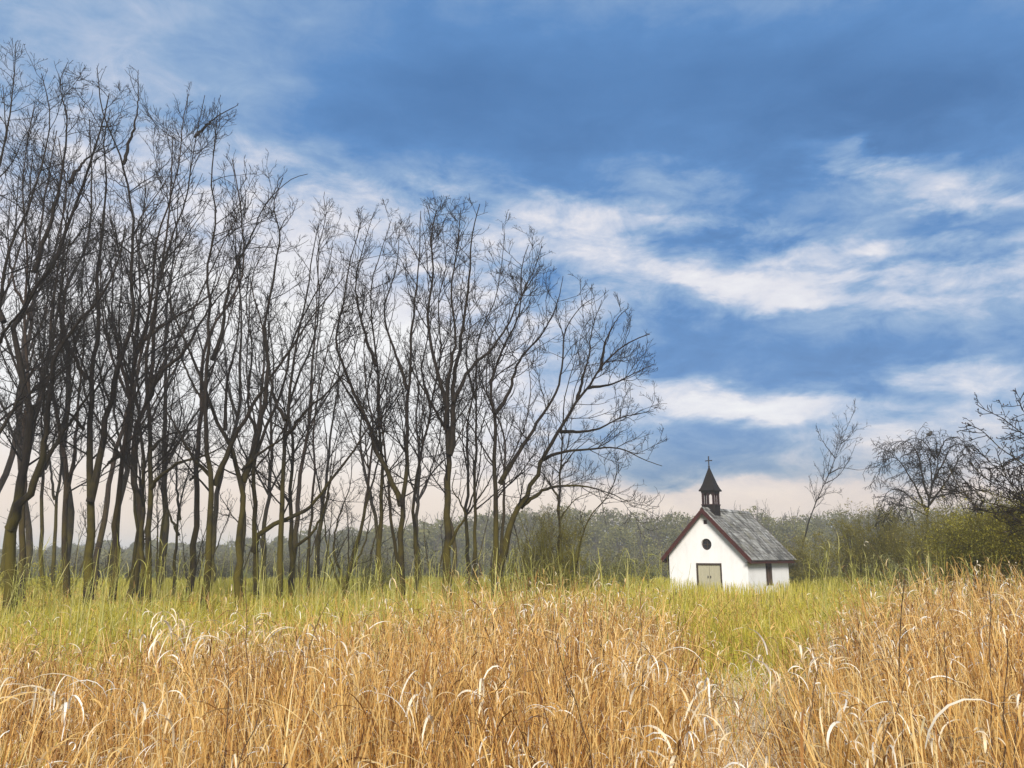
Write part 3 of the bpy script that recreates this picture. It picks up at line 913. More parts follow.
# door: frame, two leaves
bm = bmesh.new()
x0, x1 = DOOR_C - DOOR_W / 2 + 0.003, DOOR_C + DOOR_W / 2 - 0.003
box(bm, x0, x0 + 0.09, -0.02, 0.19, 0.0, DOOR_H - 0.004); box(bm, x1 - 0.09, x1, -0.02, 0.19, 0.0, DOOR_H - 0.004)
box(bm, x0 + 0.091, x1 - 0.091, -0.02, 0.19, DOOR_H - 0.11, DOOR_H - 0.004)
bm_obj('door_frame', bm, chapel, M_FRAME)
for s in (-1, 1):
    bm = bmesh.new()
    a, c = (x0 + 0.095, DOOR_C - 0.012) if s < 0 else (DOOR_C + 0.012, x1 - 0.095)
    w = (c - a) / 5
    for i in range(5): box(bm, a + i * w + 0.004, a + (i + 1) * w - 0.004, 0.05, 0.09, 0.03, DOOR_H - 0.115)
    box(bm, a, c, 0.091, 0.11, 0.03, DOOR_H - 0.115)
    dl = bm_obj('door', bm, chapel, M_DOOR)
    bm = bmesh.new()
    hx = DOOR_C + s * 0.09
    box(bm, hx - 0.02, hx + 0.02, 0.0, 0.049, 0.95, 1.09)
    bm_obj('handle', bm, dl, M_IRON)
# side window
bm = bmesh.new(); prism(bm, arch(WIN_W - 0.02, WIN_S + 0.01, WIN_T, 0.13, WIN_Y), hw - 0.19, hw - 0.15, fx)
sw = bm_obj('window', bm, chapel, M_WOODP)
bm = bmesh.new()
yl, yr = WIN_Y - WIN_W / 2 + 0.004, WIN_Y + WIN_W / 2 - 0.004
box(bm, hw - 0.145, hw + 0.015, yl, yl + 0.07, WIN_S + 0.004, WIN_T); box(bm, hw - 0.145, hw + 0.015, yr - 0.07, yr, WIN_S + 0.004, WIN_T)
na = 10
po = arch(WIN_W - 0.008, WIN_S, WIN_T, 0.134, WIN_Y)[2:]; pi_ = arch(WIN_W - 0.148, WIN_S, WIN_T, 0.07, WIN_Y)[2:]
for i in range(na): prism(bm, [po[i], po[i + 1], pi_[i + 1], pi_[i]], hw - 0.145, hw + 0.015, fx)
box(bm, hw - 0.145, hw - 0.10, WIN_Y - 0.018, WIN_Y + 0.018, WIN_S + 0.004, WIN_T + 0.06)
bm_obj('frame', bm, sw, M_FRAME)

# roof: boarding plus courses of single slates
OH, EO = 0.36, 0.36         # gable and eave overhang
rl = math.hypot(1, slope)
nx, nz = slope / rl, 1 / rl  # outward normal of the right slope
geo = Geo()
roofp = None
bm = bmesh.new()
for s in (-1, 1):
    t0, t1 = 0.012, 0.07
    pts = [(s * nx * 0.0 + 0, RH + t0 * rl), (s * (hw + EO), WH - EO * slope + t0 * rl), (s * (hw + EO), WH - EO * slope + t1 * rl), (0, RH + t1 * rl)]
    prism(bm, [(u + (0.0015 * s), v) for u, v in pts], -OH, CL + OH, fy)
roof = bm_obj('roof', bm, chapel, M_FRAME)
r = np.random.default_rng(9)
slL = (hw + EO + 0.05) * rl
rows = 17; rh = slL / rows
V, F = [], []
for s in (-1, 1):
    for k in range(rows):
        d0 = k * rh - 0.02; d1 = (k + 1) * rh + 0.03     # distance down the slope
        y = -OH - 0.03 - (0.16 if k % 2 else 0)
        while y < CL + OH + 0.03:
            w = r.uniform(0.24, 0.36)
            ya, yb = max(y, -OH - 0.03), min(y + w - 0.006, CL + OH + 0.03)
            y += w
            if yb - ya < 0.03: continue
            j = r.uniform(-0.006, 0.006); e = r.uniform(-0.012, 0.012)
            q = []
            for d, h in ((d0, 0.074), (d1 + e, 0.094 + j)):
                px_, pz_ = d / rl, -d * slope / rl
                for yy in (ya, yb):
                    q.append((s * (px_ + nx * h), yy, RH + 0.01 + pz_ + nz * h))
            q2 = [(u - s * nx * 0.012, v, z - nz * 0.012) for u, v, z in q]
            b_ = len(V); V += q + q2
            F += [(b_, b_ + 1, b_ + 3, b_ + 2), (b_ + 4, b_ + 6, b_ + 7, b_ + 5), (b_ + 2, b_ + 3, b_ + 7, b_ + 6), (b_, b_ + 2, b_ + 6, b_ + 4), (b_ + 1, b_ + 5, b_ + 7, b_ + 3)]
link('slates', np_mesh('slates', np.array(V), np.array(F), False), roof, M_SLATE)
bm = bmesh.new()
for i in range(16):
    y0 = -OH - 0.02 + i * (CL + 2 * OH + 0.04) / 16
    prism(bm, [(-0.15, RH + 0.03), (0, RH + 0.185), (0.15, RH + 0.03), (0.15, RH + 0.06), (0, RH + 0.215), (-0.15, RH + 0.06)], y0, y0 + (CL + 2 * OH + 0.04) / 16 - 0.008, fy)
bm_obj('ridge_cap', bm, roof, M_SLATE)
# bargeboards front and back, fascia along the eaves
for yb0, yb1 in ((-OH - 0.06, -OH - 0.004), (CL + OH + 0.004, CL + OH + 0.06)):
    for s in (-1, 1):
        bm = bmesh.new()
        prism(bm, [(0.0012 * s, RH + 0.135), (s * (hw + EO + 0.04), WH - (EO + 0.04) * slope + 0.135), (s * (hw + EO + 0.04), WH - (EO + 0.04) * slope - 0.20), (0.0012 * s, RH - 0.20)], yb0, yb1, fy)
        bm_obj('bargeboard', bm, chapel, M_RED)
for s in (-1, 1):
    bm = bmesh.new()
    xa, xb = s * (hw + EO + 0.006), s * (hw + EO + 0.05)
    zt = WH - EO * slope + 0.06
    box(bm, min(xa, xb), max(xa, xb), -OH, CL + OH, zt - 0.26, zt)
    bm_obj('fascia', bm, chapel, M_RED)
    bm = bmesh.new()
    xa, xb = s * (hw + 0.004), s * (hw + EO)
    box(bm, min(xa, xb), max(xa, xb), -OH + 0.01, CL + OH - 0.01, zt - 0.22, zt - 0.19)
    bm_obj('soffit', bm, chapel, M_FRAME)

# belfry
BY = 0.98                     # distance of its centre behind the front wall
bel = empty('belfry', (0, BY, 0)); bel.parent = chapel
a = 0.42
zb, z1, z2, z3 = RH - 0.52, RH + 0.36, RH + 1.26, RH + 2.86
bm = bmesh.new(); box(bm, -a, a, -a, a, zb, z1)
for i in range(5):
    z = zb + 0.12 + i * 0.165
    e = 0.018
    for (x0_, x1_, y0_, y1_) in ((-a - e, a + e, -a - e, -a - 0.002), (-a - e, a + e, a + 0.002, a + e), (-a - e, -a - 0.002, -a, a), (a + 0.002, a + e, -a, a)):
        box(bm, x0_, x1_, y0_, y1_, z, z + 0.145)
bm_obj('belfry_base', bm, bel, M_DARKW)
bm = bmesh.new(); box(bm, -a - 0.05, a + 0.05, -a - 0.05, a + 0.05, z1 + 0.002, z1 + 0.06)
bm_obj('sill', bm, bel, M_POST)
zp = z1 + 0.062
pts = []
for sx_ in (-1, 0, 1):
    for sy_ in (-1, 0, 1):
        if sx_ == 0 and sy_ == 0: continue
        w = 0.062 if sx_ and sy_ else 0.042
        bm = bmesh.new(); cx_, cy_ = sx_ * (a - 0.06), sy_ * (a - 0.06)
        box(bm, cx_ - w, cx_ + w, cy_ - w, cy_ + w, zp, z2 - 0.12)
        bm_obj('post', bm, bel, M_POST)
# arched lintel over the openings
bm = bmesh.new()
nA = 8
def arch_head(bm, c0, c1, zt, f, d0, d1):
    half = (c1 - c0) / 2; mid = (c0 + c1) / 2
    for i in range(nA):
        a0, a1 = math.pi - i * math.pi / nA, math.pi - (i + 1) * math.pi / nA
        u0, u1 = mid + half * math.cos(a0), mid + half * math.cos(a1)
        prism(bm, [(u0, zt - 0.22 + 0.2 * math.sin(a0)), (u1, zt - 0.22 + 0.2 * math.sin(a1)), (u1, zt), (u0, zt)], d0, d1, f)
for s in (-1, 1):
    for c0, c1 in ((-a + 0.125, -0.045), (0.045, a - 0.125)):
        arch_head(bm, c0, c1, z2 - 0.124, fy, s * (a - 0.06) - 0.04, s * (a - 0.06) + 0.04)
        arch_head(bm, c0, c1, z2 - 0.124, fx, s * (a - 0.06) - 0.04, s * (a - 0.06) + 0.04)
bm_obj('arches', bm, bel, M_POST)
bm = bmesh.new(); box(bm, -a - 0.02, a + 0.02, -a - 0.02, a + 0.02, z2 - 0.118, z2 - 0.004)
bm_obj('top_plate', bm, bel, M_DARKW)
bm = bmesh.new()
lev = [(a + 0.12, z2 - 0.002), (a + 0.14, z2 + 0.05), (a + 0.04, z2 + 0.22), (a - 0.07, z2 + 0.5), (0.02, z3)]
prev = None
for w, z in lev:
    ring = [bm.verts.new((x * w, y * w, z)) for x, y in ((-1, -1), (1, -1), (1, 1), (-1, 1))]
    if prev:
        for i in range(4): bm.faces.new([prev[i], prev[(i + 1) % 4], ring[(i + 1) % 4], ring[i]])
    else: bm.faces.new(ring[::-1])
    prev = ring
bm.faces.new(prev)
bm_obj('spire', bm, bel, M_DARKW)
bm = bmesh.new()
box(bm, -0.028, 0.028, -0.028, 0.028, z3 - 0.1, z3 + 0.66)
box(bm, -0.2, -0.03, -0.026, 0.026, z3 + 0.38, z3 + 0.44); box(bm, 0.03, 0.2, -0.026, 0.026, z3 + 0.38, z3 + 0.44)
for (x, z) in ((-0.21, z3 + 0.41), (0.21, z3 + 0.41), (0, z3 + 0.67)):
    ball(bm, (x, 0, z), (0.042, 0.036, 0.042), seg=8)
ball(bm, (0, 0, z3 + 0.02), (0.07, 0.07, 0.07), seg=10)
bm_obj('cross', bm, bel, M_IRON)

# ------------------------------------------------------------------ ground
m, nt, b = new_mat('meadow_soil'); M_GROUND = m
g = N(nt, 'ShaderNodeNewGeometry')
n1 = noise(nt, g.outputs['Position'], 0.25, 6, 0.6); n2 = noise(nt, g.outputs['Position'], 6.0, 6, 0.7)
c1 = ramp(nt, [(0.35, (0.12, 0.085, 0.035)), (0.65, (0.17, 0.125, 0.05))], n2.outputs['Fac'])
c2 = ramp(nt, [(0.35, (0.07, 0.075, 0.018)), (0.65, (0.12, 0.115, 0.03))], n2.outputs['Fac'])
sx = N(nt, 'ShaderNodeSeparateXYZ'); nt.links.new(g.outputs['Position'], sx.inputs[0])
f = maprange(nt, math_n(nt, 'ADD', sx.outputs['Y'], math_n(nt, 'MULTIPLY', n1.outputs['Fac'], 8.0)), 14, 24)
nt.links.new(mixc(nt, f, c1.outputs[0], c2.outputs[0]), b.inputs['Base Color'])
b.inputs['Roughness'].default_value = 1.0; b.inputs['Specular IOR Level'].default_value = 0.05
G = 1500.0
xs = np.concatenate([np.linspace(-G, -60, 12), np.linspace(-55, 55, 45), np.linspace(60, G, 12)])
ys = np.concatenate([np.linspace(-G, -10, 8), np.linspace(-5, 80, 40), np.linspace(90, G, 14)])
X, Yg = np.meshgrid(xs, ys)
Z = np.where((np.abs(X) < 58) & (Yg > -6) & (Yg < 85), 0.03 * np.sin(X * 0.9) * np.cos(Yg * 0.7), 0.0) - 0.02
V = np.stack([X, Yg, Z], -1).reshape(-1, 3)
idx = np.arange(len(V)).reshape(X.shape)
F = np.stack([idx[:-1, :-1], idx[:-1, 1:], idx[1:, 1:], idx[1:, :-1]], -1).reshape(-1, 4)
tag(link('ground', np_mesh('ground', V, F), None, M_GROUND), kind='structure')

# ------------------------------------------------------------------ far wood
r = np.random.default_rng(21)
M_FAR = leaf_mat('far_foliage', [(0.0, (0.075, 0.075, 0.03)), (0.4, (0.14, 0.137, 0.048)), (0.75, (0.21, 0.20, 0.06)), (1.0, (0.33, 0.30, 0.08))], 0.3, field=0.07, rw=0.35, fw=1.6)
M_FARB = plain_mat('far_bark', (0.05, 0.042, 0.035), (0.10, 0.085, 0.07), 1.0)
FSX = [-400, -100, 60, 160, 250, 310, 360, 420, 480, 560, 600, 650, 700, 760, 820, 870, 930, 1000, 1100, 1400]
FSY = [548, 547, 546, 544, 539, 531, 523, 515, 509, 505, 505, 507, 507, 504, 506, 504, 502, 500, 498, 498]
FDY = [280, 270, 250, 235, 215, 205, 195, 185, 180, 175, 165, 160, 155, 155, 160, 165, 165, 165, 165, 165]
gl, gt = Geo(), Geo()
crowns = []
for row in range(4):
    x = -330.0
    while x < 1350:
        Y = float(np.interp(x, FSX, FDY)) * (1 + 0.09 * row) + r.uniform(-6, 6)
        ysk = float(np.interp(x, FSX, FSY)) + r.uniform(-6, 9) + (3 - row) * 3.0
        p = at(x, ysk, Y); H = max(float(p[2]), 4.5)
        w = H * r.uniform(0.32, 0.5)
        evergreen = r.random() < 0.12
        leafy = r.random() < 0.62
        base = np.array([p[0], Y, -0.05])
        # stems
        ns = 9
        a = r.uniform(0, 6.28, ns); sp_ = r.uniform(0.1, 1.0, ns) * w * 0.8
        hh = H * r.uniform(0.75, 1.03, ns) * (1 - 0.25 * (sp_ / w) ** 2)
        t = np.linspace(0, 1, 5)
        P = base + np.stack([np.cos(a)[:, None] * sp_[:, None] * t ** 1.5, np.sin(a)[:, None] * sp_[:, None] * t ** 1.5, hh[:, None] * t], -1)
        R = np.broadcast_to(np.interp(t, [0, 1], [0.16, 0.035]), (ns, 5)) * Y / 170
        gt.tubes(P, R, 3)
        A, B = grow(P, R, r, 0.7, 0.4, 0.25, 0.8, 3.0, (20, 50), 4, 0.6, 0.12, 0.03 * Y / 170, rk=0.004)
        gt.tubes(A, B, 3)
        nl = int((2600 if leafy else 1000))
        u = r.normal(size=(nl, 3)); u /= np.linalg.norm(u, axis=1, keepdims=True); u *= r.uniform(0.35, 1, nl)[:, None] ** 0.5
        c = base + np.array([0, 0, H * (0.50 if leafy else 0.42)])
        q = c + u * np.array([w, w, H * (0.46 if leafy else 0.40)])
        f = np.sin(q[:, 0] * 0.9 + x) * np.sin(q[:, 2] * 1.1 + row) + 0.5 * np.sin(q[:, 2] * 2.3 + q[:, 0])
        q = q[f + r.normal(size=nl) * 0.5 > -0.35]; q = q[q[:, 2] > 0.1]
        gl.cards(q, 0.225 * Y / 170, 0.2, r, 0.7)
        # undergrowth
        nu = 700
        q = base + np.column_stack([r.normal(size=nu) * w, r.normal(size=nu) * w - 2, r.uniform(0, H * 0.35, nu)])
        gl.cards(q, 0.20 * Y / 170, 0.2, r, 0.7)
        x += FPX * w * 2 / Y * r.uniform(0.42, 0.66)
wood = gl.build('distant_wood', None, M_FAR)
tag(wood, 'hazy wooded ridge with bare tops along the horizon behind the chapel', 'wood', kind='stuff')
gt.build('stems', wood, M_FARB)

# low scrub and brush on the open ground behind the wood
r = np.random.default_rng(23)
M_SCRUB = leaf_mat('scrub_leaf', [(0.0, (0.09, 0.085, 0.04)), (0.5, (0.16, 0.15, 0.07)), (1.0, (0.26, 0.24, 0.10))], 0.35, field=0.15)
gl, gt = Geo(), Geo()
for i in range(620):
    Y = r.uniform(68, 200); x = r.uniform(-0.85, 0.85) * Y
    if 0.20 < x / Y < 0.40 and Y < 72: continue
    H = r.uniform(1.2, 4.2) * (0.7 + 0.3 * Y / 200); w_ = H * r.uniform(0.4, 0.8)
    b0 = np.array([x, Y, -0.05]); ns = 14; t = np.linspace(0, 1, 5)
    a = r.uniform(0, 6.28, ns); sp_ = r.uniform(0.1, 1, ns) * w_; hh = H * r.uniform(0.55, 1.1, ns)
    P = b0 + np.stack([np.cos(a)[:, None] * sp_[:, None] * t ** 1.4, np.sin(a)[:, None] * sp_[:, None] * t ** 1.4, hh[:, None] * t], -1) + r.normal(size=(ns, 5, 3)) * 0.05
    R = np.broadcast_to(np.linspace(0.03, 0.012, 5), (ns, 5)) * (0.6 + Y / 200)
    gt.tubes(P, R, 3)
    nl = 260
    k = r.integers(0, ns, nl); q = P[k, r.integers(1, 5, nl)] + r.normal(size=(nl, 3)) * 0.22 * H / 3
    gl.cards(q[q[:, 2] > 0.05], 0.075 * (0.5 + Y / 130), 0.2, r, 0.6)
sc_o = gl.build('distant_scrub', None, M_SCRUB)
tag(sc_o, 'hazy low brush on the open ground between the bare trees and the far ridge', 'scrub', kind='stuff')
gt.build('stems', sc_o, M_FARB)

# ------------------------------------------------------------------ grass
# where the golden grass ends (metres from the camera) and how tall it stands, by direction
GX = [-300, 0, 150, 300, 400, 480, 560, 620, 660, 700, 725, 745, 775, 800, 830, 900, 1024, 1300]
GY = [11.5, 11.5, 12.0, 13.0, 15.0, 18.0, 19.0, 18.0, 16.0, 13.5, 12.4, 12.0, 12.8, 14.5, 18.0, 20.0, 20.0, 20.0]
GH = [1.30, 1.30, 1.34, 1.38, 1.48, 1.60, 1.62, 1.50, 1.36, 1.15, 0.98, 0.95, 1.05, 1.22, 1.45, 1.76, 1.82, 1.82]


def dirx(x, y):
    return CX + FPX * (x / np.maximum(y, 0.5)) * 0.978


def lump(x, y, s=1.0, seed=0):
    return (np.sin(x * 1.7 * s + 1.1 + seed) * np.cos(y * 1.3 * s + 0.4 + seed) + np.sin(x * 0.7 * s - y * 0.9 * s + 2.0 + seed) + np.sin(x * 3.1 * s + y * 2.3 * s + seed)) / 3


def scatter(n, y0, y1, r, margin=0.72, power=1.0):
    y = (r.uniform(y0 ** (1 + power), y1 ** (1 + power), n)) ** (1 / (1 + power))
    x = r.uniform(-1, 1, n) * (y * margin + 0.8)
    return x, y


def stalks(n, y0, y1, r, hmul, width, lean, keep, S=5, hj=(0.7, 1.12), power=1.0, htab=None, bend=0.0, tuft=0, spread=0.13):
    ox = oy = 0.0; th = 1.0
    if tuft:                                     # the stalks stand in tussocks and lean out of them
        m_ = n // tuft
        cx_, cy_ = scatter(m_, y0, y1, r, power=power)
        ci = r.integers(0, m_, n)
        ox, oy = r.normal(size=n) * spread, r.normal(size=n) * spread
        x, y = cx_[ci] + ox, cy_[ci] + oy
        th = r.uniform(0.78, 1.12, m_)[ci]; tl = r.normal(size=(m_, 2))[ci] * 0.07
    else:
        x, y = scatter(n, y0, y1, r, power=power)
    k = keep(x, y); x, y = x[k], y[k]; n = len(x)
    if tuft: ox, oy, th, tl = ox[k], oy[k], th[k], tl[k]
    h = htab(x, y) * hmul * r.uniform(hj[0], hj[1], n) * th
    a = r.uniform(0, 6.283, n); l = np.abs(r.normal(size=n)) * lean
    d = np.stack([np.cos(a) * l, np.sin(a) * l], -1)
    if tuft: d = d + np.stack([ox, oy], -1) * 1.3 + tl
    t = np.linspace(0, 1, S)
    P = np.zeros((n, S, 3))
    P[:, :, 0] = x[:, None] + (d[:, :1] * h[:, None]) * t ** 1.6
    P[:, :, 1] = y[:, None] + (d[:, 1:] * h[:, None]) * t ** 1.6
    P[:, :, 2] = h[:, None] * (t - bend * t ** 3) - 0.03
    wd = width(y)[:, None] * np.exp(r.normal(size=n) * 0.38)[:, None] * np.interp(t, [0, 0.6, 1], [1, 0.8, 0.25])
    b = r.uniform(-0.9, 0.9, n)
    side = np.stack([np.cos(b), np.sin(b), np.zeros(n)], -1)
    return P, wd, side, h


def leaves_on(P, r, n, tlo, thi, L, w, curl, el=(35, 75), S=8, pick=None):
    """arching blades that leave a stalk and curl over"""
    N_, S0, _ = P.shape
    i = r.integers(0, N_, n) if pick is None else pick
    t = r.uniform(tlo, thi, n); f = t * (S0 - 1); k = np.minimum(f.astype(int), S0 - 2); q = (f - k)[:, None]
    st = P[i, k] * (1 - q) + P[i, k + 1] * q
    az = r.uniform(0, 6.283, n); e = np.radians(r.uniform(el[0], el[1], n)); c = np.radians(r.uniform(curl[0], curl[1], n))
    ln = r.uniform(L[0], L[1], n)
    twist = r.normal(size=n) * 0.5
    Q = np.zeros((n, S, 3)); Q[:, 0] = st; p = st.copy()
    for s in range(1, S):
        ee = e - c * (s / (S - 1)) ** 1.3
        aa = az + twist * s / S
        p = p + np.stack([np.cos(ee) * np.cos(aa), np.cos(ee) * np.sin(aa), np.sin(ee)], -1) * (ln / (S - 1))[:, None]
        Q[:, s] = p
    Q[:, :, 2] = np.maximum(Q[:, :, 2], 0.02)
    tt = np.linspace(0, 1, S)
    W = (w(st[:, 1]) * r.uniform(0.6, 1.4, n))[:, None] * np.interp(tt, [0, 0.25, 0.6, 1], [0.55, 1, 0.85, 0.08])
    tw = r.normal(size=n) * 0.35
    side = np.stack([-np.sin(az + tw), np.cos(az + tw), r.normal(size=n) * 0.35], -1)
    return Q, W, norm(side)


def gold_h(x, y):
    return np.interp(dirx(x, y), GX, GH) * (0.86 + 0.14 * np.clip((y - 3.5) / 6, 0, 1)) * (1 + 0.13 * lump(x, y, 1.0) + 0.10 * lump(x, y, 2.7, 4))


def gold_keep(r):
    def f(x, y):
        lim = np.interp(dirx(x, y), GX, GY)
        return (y < lim + r.normal(size=len(x)) * 1.7 * np.clip((lim - 8) / 8, 0.5, 1.5) + 1.6 * lump(x, y, 0.8, 3)) & (r.random(len(x)) < (0.66 + 0.5 * lump(x, y, 2.6, 5)) * (1 - 0.85 * np.exp(-((dirx(x, y) - 724) / 60) ** 2) * (y > 5.8)))
    return f


# green meadow behind
def green_keep(x, y):
    lim = np.interp(dirx(x, y), GX, GY)
    inch = np.abs(np.array(x) - cen[0]) + np.abs(np.array(y) - cen[1] - 3)
    loc = np.stack([(x - cen[0]) * math.cos(psi) + (y - cen[1]) * math.sin(psi), -(x - cen[0]) * math.sin(psi) + (y - cen[1]) * math.cos(psi)], -1)
    inside = (np.abs(loc[:, 0]) < hw + 0.15) & (loc[:, 1] > -0.2) & (loc[:, 1] < CL + 0.2)
    return (y > lim - 2.2 + r.normal(size=len(x)) * 1.9) & ~inside


GOLD = [(0.0, (0.10, 0.04, 0.01)), (0.22, (0.36, 0.165, 0.04)), (0.5, (0.70, 0.405, 0.115)), (0.8, (0.80, 0.54, 0.19)), (1.0, (0.86, 0.68, 0.34))]
M_GOLD = leaf_mat('straw_stalk', GOLD, 0.3, 0.55, 0.35, field=0.5)
M_PALE = leaf_mat('bleached_blade', [(0.0, (0.62, 0.43, 0.19)), (0.4, (0.78, 0.62, 0.38)), (0.7, (0.86, 0.77, 0.60)), (1.0, (0.90, 0.86, 0.77))], 0.2, 0.45, 0.4)
M_RUST = leaf_mat('rusty_blade', [(0.0, (0.07, 0.03, 0.012)), (0.5, (0.22, 0.095, 0.03)), (1.0, (0.40, 0.20, 0.065))], 0.3, 0.6, 0.2)
M_GREEN = leaf_mat('meadow_green', [(0.0, (0.17, 0.155, 0.018)), (0.35, (0.40, 0.35, 0.03)), (0.7, (0.60, 0.52, 0.06)), (1.0, (0.76, 0.66, 0.24))], 0.35, 0.55, 0.3, field=0.35)
M_REED = leaf_mat('green_reed', [(0.0, (0.25, 0.26, 0.05)), (0.5, (0.40, 0.39, 0.09)), (1.0, (0.58, 0.53, 0.22))], 0.3, 0.55, 0.3)

r = np.random.default_rng(31)
g = Geo()
wn = lambda y: 0.0034 + 0.00012 * y
Pn, W, s_, h = stalks(27000, 3.2, 9.0, r, 1.0, wn, 0.12, gold_keep(r), htab=gold_h, hj=(0.5, 1.2), tuft=22)
g.ribbons(Pn, W, s_)
Pf, W, s_, h = stalks(34000, 9.0, 22.0, r, 1.0, wn, 0.12, gold_keep(r), htab=gold_h, S=4, hj=(0.6, 1.18), tuft=20, spread=0.16)
g.ribbons(Pf, W, s_)
Q, W, s_ = leaves_on(Pn, r, 15000, 0.15, 0.95, (0.18, 0.65), lambda y: 0.0052 + 0 * y, (40, 170), S=7)
g.ribbons(Q, W, s_)
Q, W, s_ = leaves_on(Pf, r, 14000, 0.3, 0.98, (0.2, 0.5), lambda y: 0.0048 + 0.0001 * y, (40, 170), S=5)
g.ribbons(Q, W, s_)
# matted straw lying low between the stalks
Pm, W, s_, h = stalks(9000, 3.2, 12, r, 0.55, wn, 0.5, lambda x, y: gold_keep(r)(x, y), htab=gold_h, bend=0.35)
g.ribbons(Pm, W, s_)
# stray dry stalks out in the green
Ps, W, s_, h = stalks(3800, 11, 34, r, 1.0, wn, 0.16, lambda x, y: green_keep(x, y), htab=lambda x, y: 1.15 + 0.2 * lump(x, y, 0.9), S=5, power=0.8, tuft=7, spread=0.25)
g.ribbons(Ps, W, s_)
Q, W, s_ = leaves_on(Ps, r, 5000, 0.4, 1.0, (0.15, 0.45), lambda y: 0.004 + 0.00015 * y, (40, 200), S=6)
g.ribbons(Q, W, s_)
# broken stalks, snapped and folded over
Pk, W, s_, h = stalks(7000, 3.2, 14, r, 0.9, wn, 0.2, gold_keep(r), htab=gold_h, S=7)
n = len(Pk); az_ = r.uniform(0, 6.283, n); dn = np.radians(r.uniform(-55, 35, n)); kn = 3
for q in range(kn + 1, 7):
    st_ = np.linalg.norm(Pk[:, 1] - Pk[:, 0], axis=1) * r.uniform(0.7, 1.0)
    Pk[:, q] = Pk[:, q - 1] + np.stack([np.cos(dn) * np.cos(az_), np.cos(dn) * np.sin(az_), np.sin(dn)], -1) * st_[:, None]
g.ribbons(Pk, W, s_)
tag(g.build('dry_grass', None, M_GOLD), 'tall golden dry grass filling the foreground field', 'grass', kind='stuff')

g = Geo()
Q, W, s_ = leaves_on(Pn, r, 4600, 0.3, 1.0, (0.12, 0.45), lambda y: 0.0055 + 0 * y, (70, 290), (30, 85), S=9)
g.ribbons(Q, W, s_)
Q, W, s_ = leaves_on(Pf, r, 5000, 0.6, 1.0, (0.15, 0.40), lambda y: 0.0058 + 0.00012 * y, (60, 280), (30, 85), S=7)
g.ribbons(Q, W, s_)
Q, W, s_ = leaves_on(Pm, r, 4500, 0.3, 1.0, (0.12, 0.35), lambda y: 0.005 + 0 * y, (20, 200), (-10, 60), S=6)
g.ribbons(Q, W, s_)
Q, W, s_ = leaves_on(Pn, r, 9000, 0.25, 1.0, (0.06, 0.24), lambda y: 0.0042 + 0 * y, (20, 260), (10, 85), S=6)
g.ribbons(Q, W, s_)
Q, W, s_ = leaves_on(Pf, r, 8000, 0.5, 1.0, (0.06, 0.22), lambda y: 0.0048 + 0.0001 * y, (20, 240), (10, 85), S=5)
g.ribbons(Q, W, s_)
# pale trampled straw in the dip in front of the chapel
dip = lambda x, y: (np.abs(dirx(x, y) - 722) < 70 + r.normal(size=len(x)) * 30) & (y < 13.0 + r.normal(size=len(x)) * 0.6)
Pd, W, s_, h = stalks(110000, 5.5, 13.5, r, 1.0, lambda y: 0.0048 + 0 * y, 0.6, dip, htab=lambda x, y: 0.78 + 0.12 * lump(x, y, 1.5), bend=0.3, hj=(0.5, 1.1))
g.ribbons(Pd, W, s_)
# tufts of long bleached blades
cl = []
for (x, y, Y, n) in [(180, 632, 8.0, 26), (60, 690, 6.0, 16), (152, 700, 5.2, 12), (640, 655, 7.2, 22), (600, 668, 7.6, 18), (690, 730, 5.2, 12), (490, 690, 6.2, 16), (350, 660, 7.0, 14), (820, 650, 7.6, 16),
                     (880, 640, 8.6, 16), (960, 660, 8.4, 18), (770, 665, 7.0, 14), (700, 700, 5.8, 14), (420, 705, 5.8, 12), (560, 640, 8.6, 16), (1000, 620, 10, 14), (260, 640, 8.2, 12), (930, 740, 5.0, 10), (860, 705, 5.6, 10), (310, 640, 8.4, 12)]:
    p = at(x, y, Y)
    cl.append(np.repeat((p + np.array([0, 0, -0.05]))[None], n, 0) + r.normal(size=(n, 3)) * np.array([0.10, 0.10, 0.08]))
cl = np.concatenate(cl)
Pc = np.stack([cl - np.array([0, 0, 0.5]), cl], 1)
Q, W, s_ = leaves_on(Pc, r, len(cl), 0.8, 1.0, (0.25, 0.6), lambda y: 0.0075 + 0 * y, (90, 260), (45, 88), S=10, pick=np.arange(len(cl)))
g.ribbons(Q, W, s_)
tag(g.build('bleached_grass', None, M_PALE), 'bleached curling blades scattered through the golden grass', 'grass', kind='stuff')

g = Geo()
P_, W, s_, h = stalks(13000, 3.2, 20, r, 0.92, lambda y: 0.0034 + 0.00018 * y, 0.22, gold_keep(r), htab=gold_h)
g.ribbons(P_, W, s_)
Q, W, s_ = leaves_on(P_, r, 6500, 0.2, 1.0, (0.15, 0.5), lambda y: 0.0046 + 0.0001 * y, (30, 170), S=6)
g.ribbons(Q, W, s_)
tag(g.build('rusty_grass', None, M_RUST), 'rust brown stems and blades mixed into the golden grass', 'grass', kind='stuff')

def green_h(x, y):
    b = np.interp(dirx(x, y), [-300, 0, 300, 480, 600, 660, 720, 760, 800, 850, 1300], [0.85, 0.85, 0.9, 1.05, 1.15, 0.95, 0.75, 0.75, 0.95, 1.2, 1.2])
    return b * (1 + 0.22 * lump(x, y, 0.7, 2)) * np.interp(y, [9, 30, 36, 48, 55, 70], [1.0, 1.0, 1.1, 1.15, 0.8, 0.6])


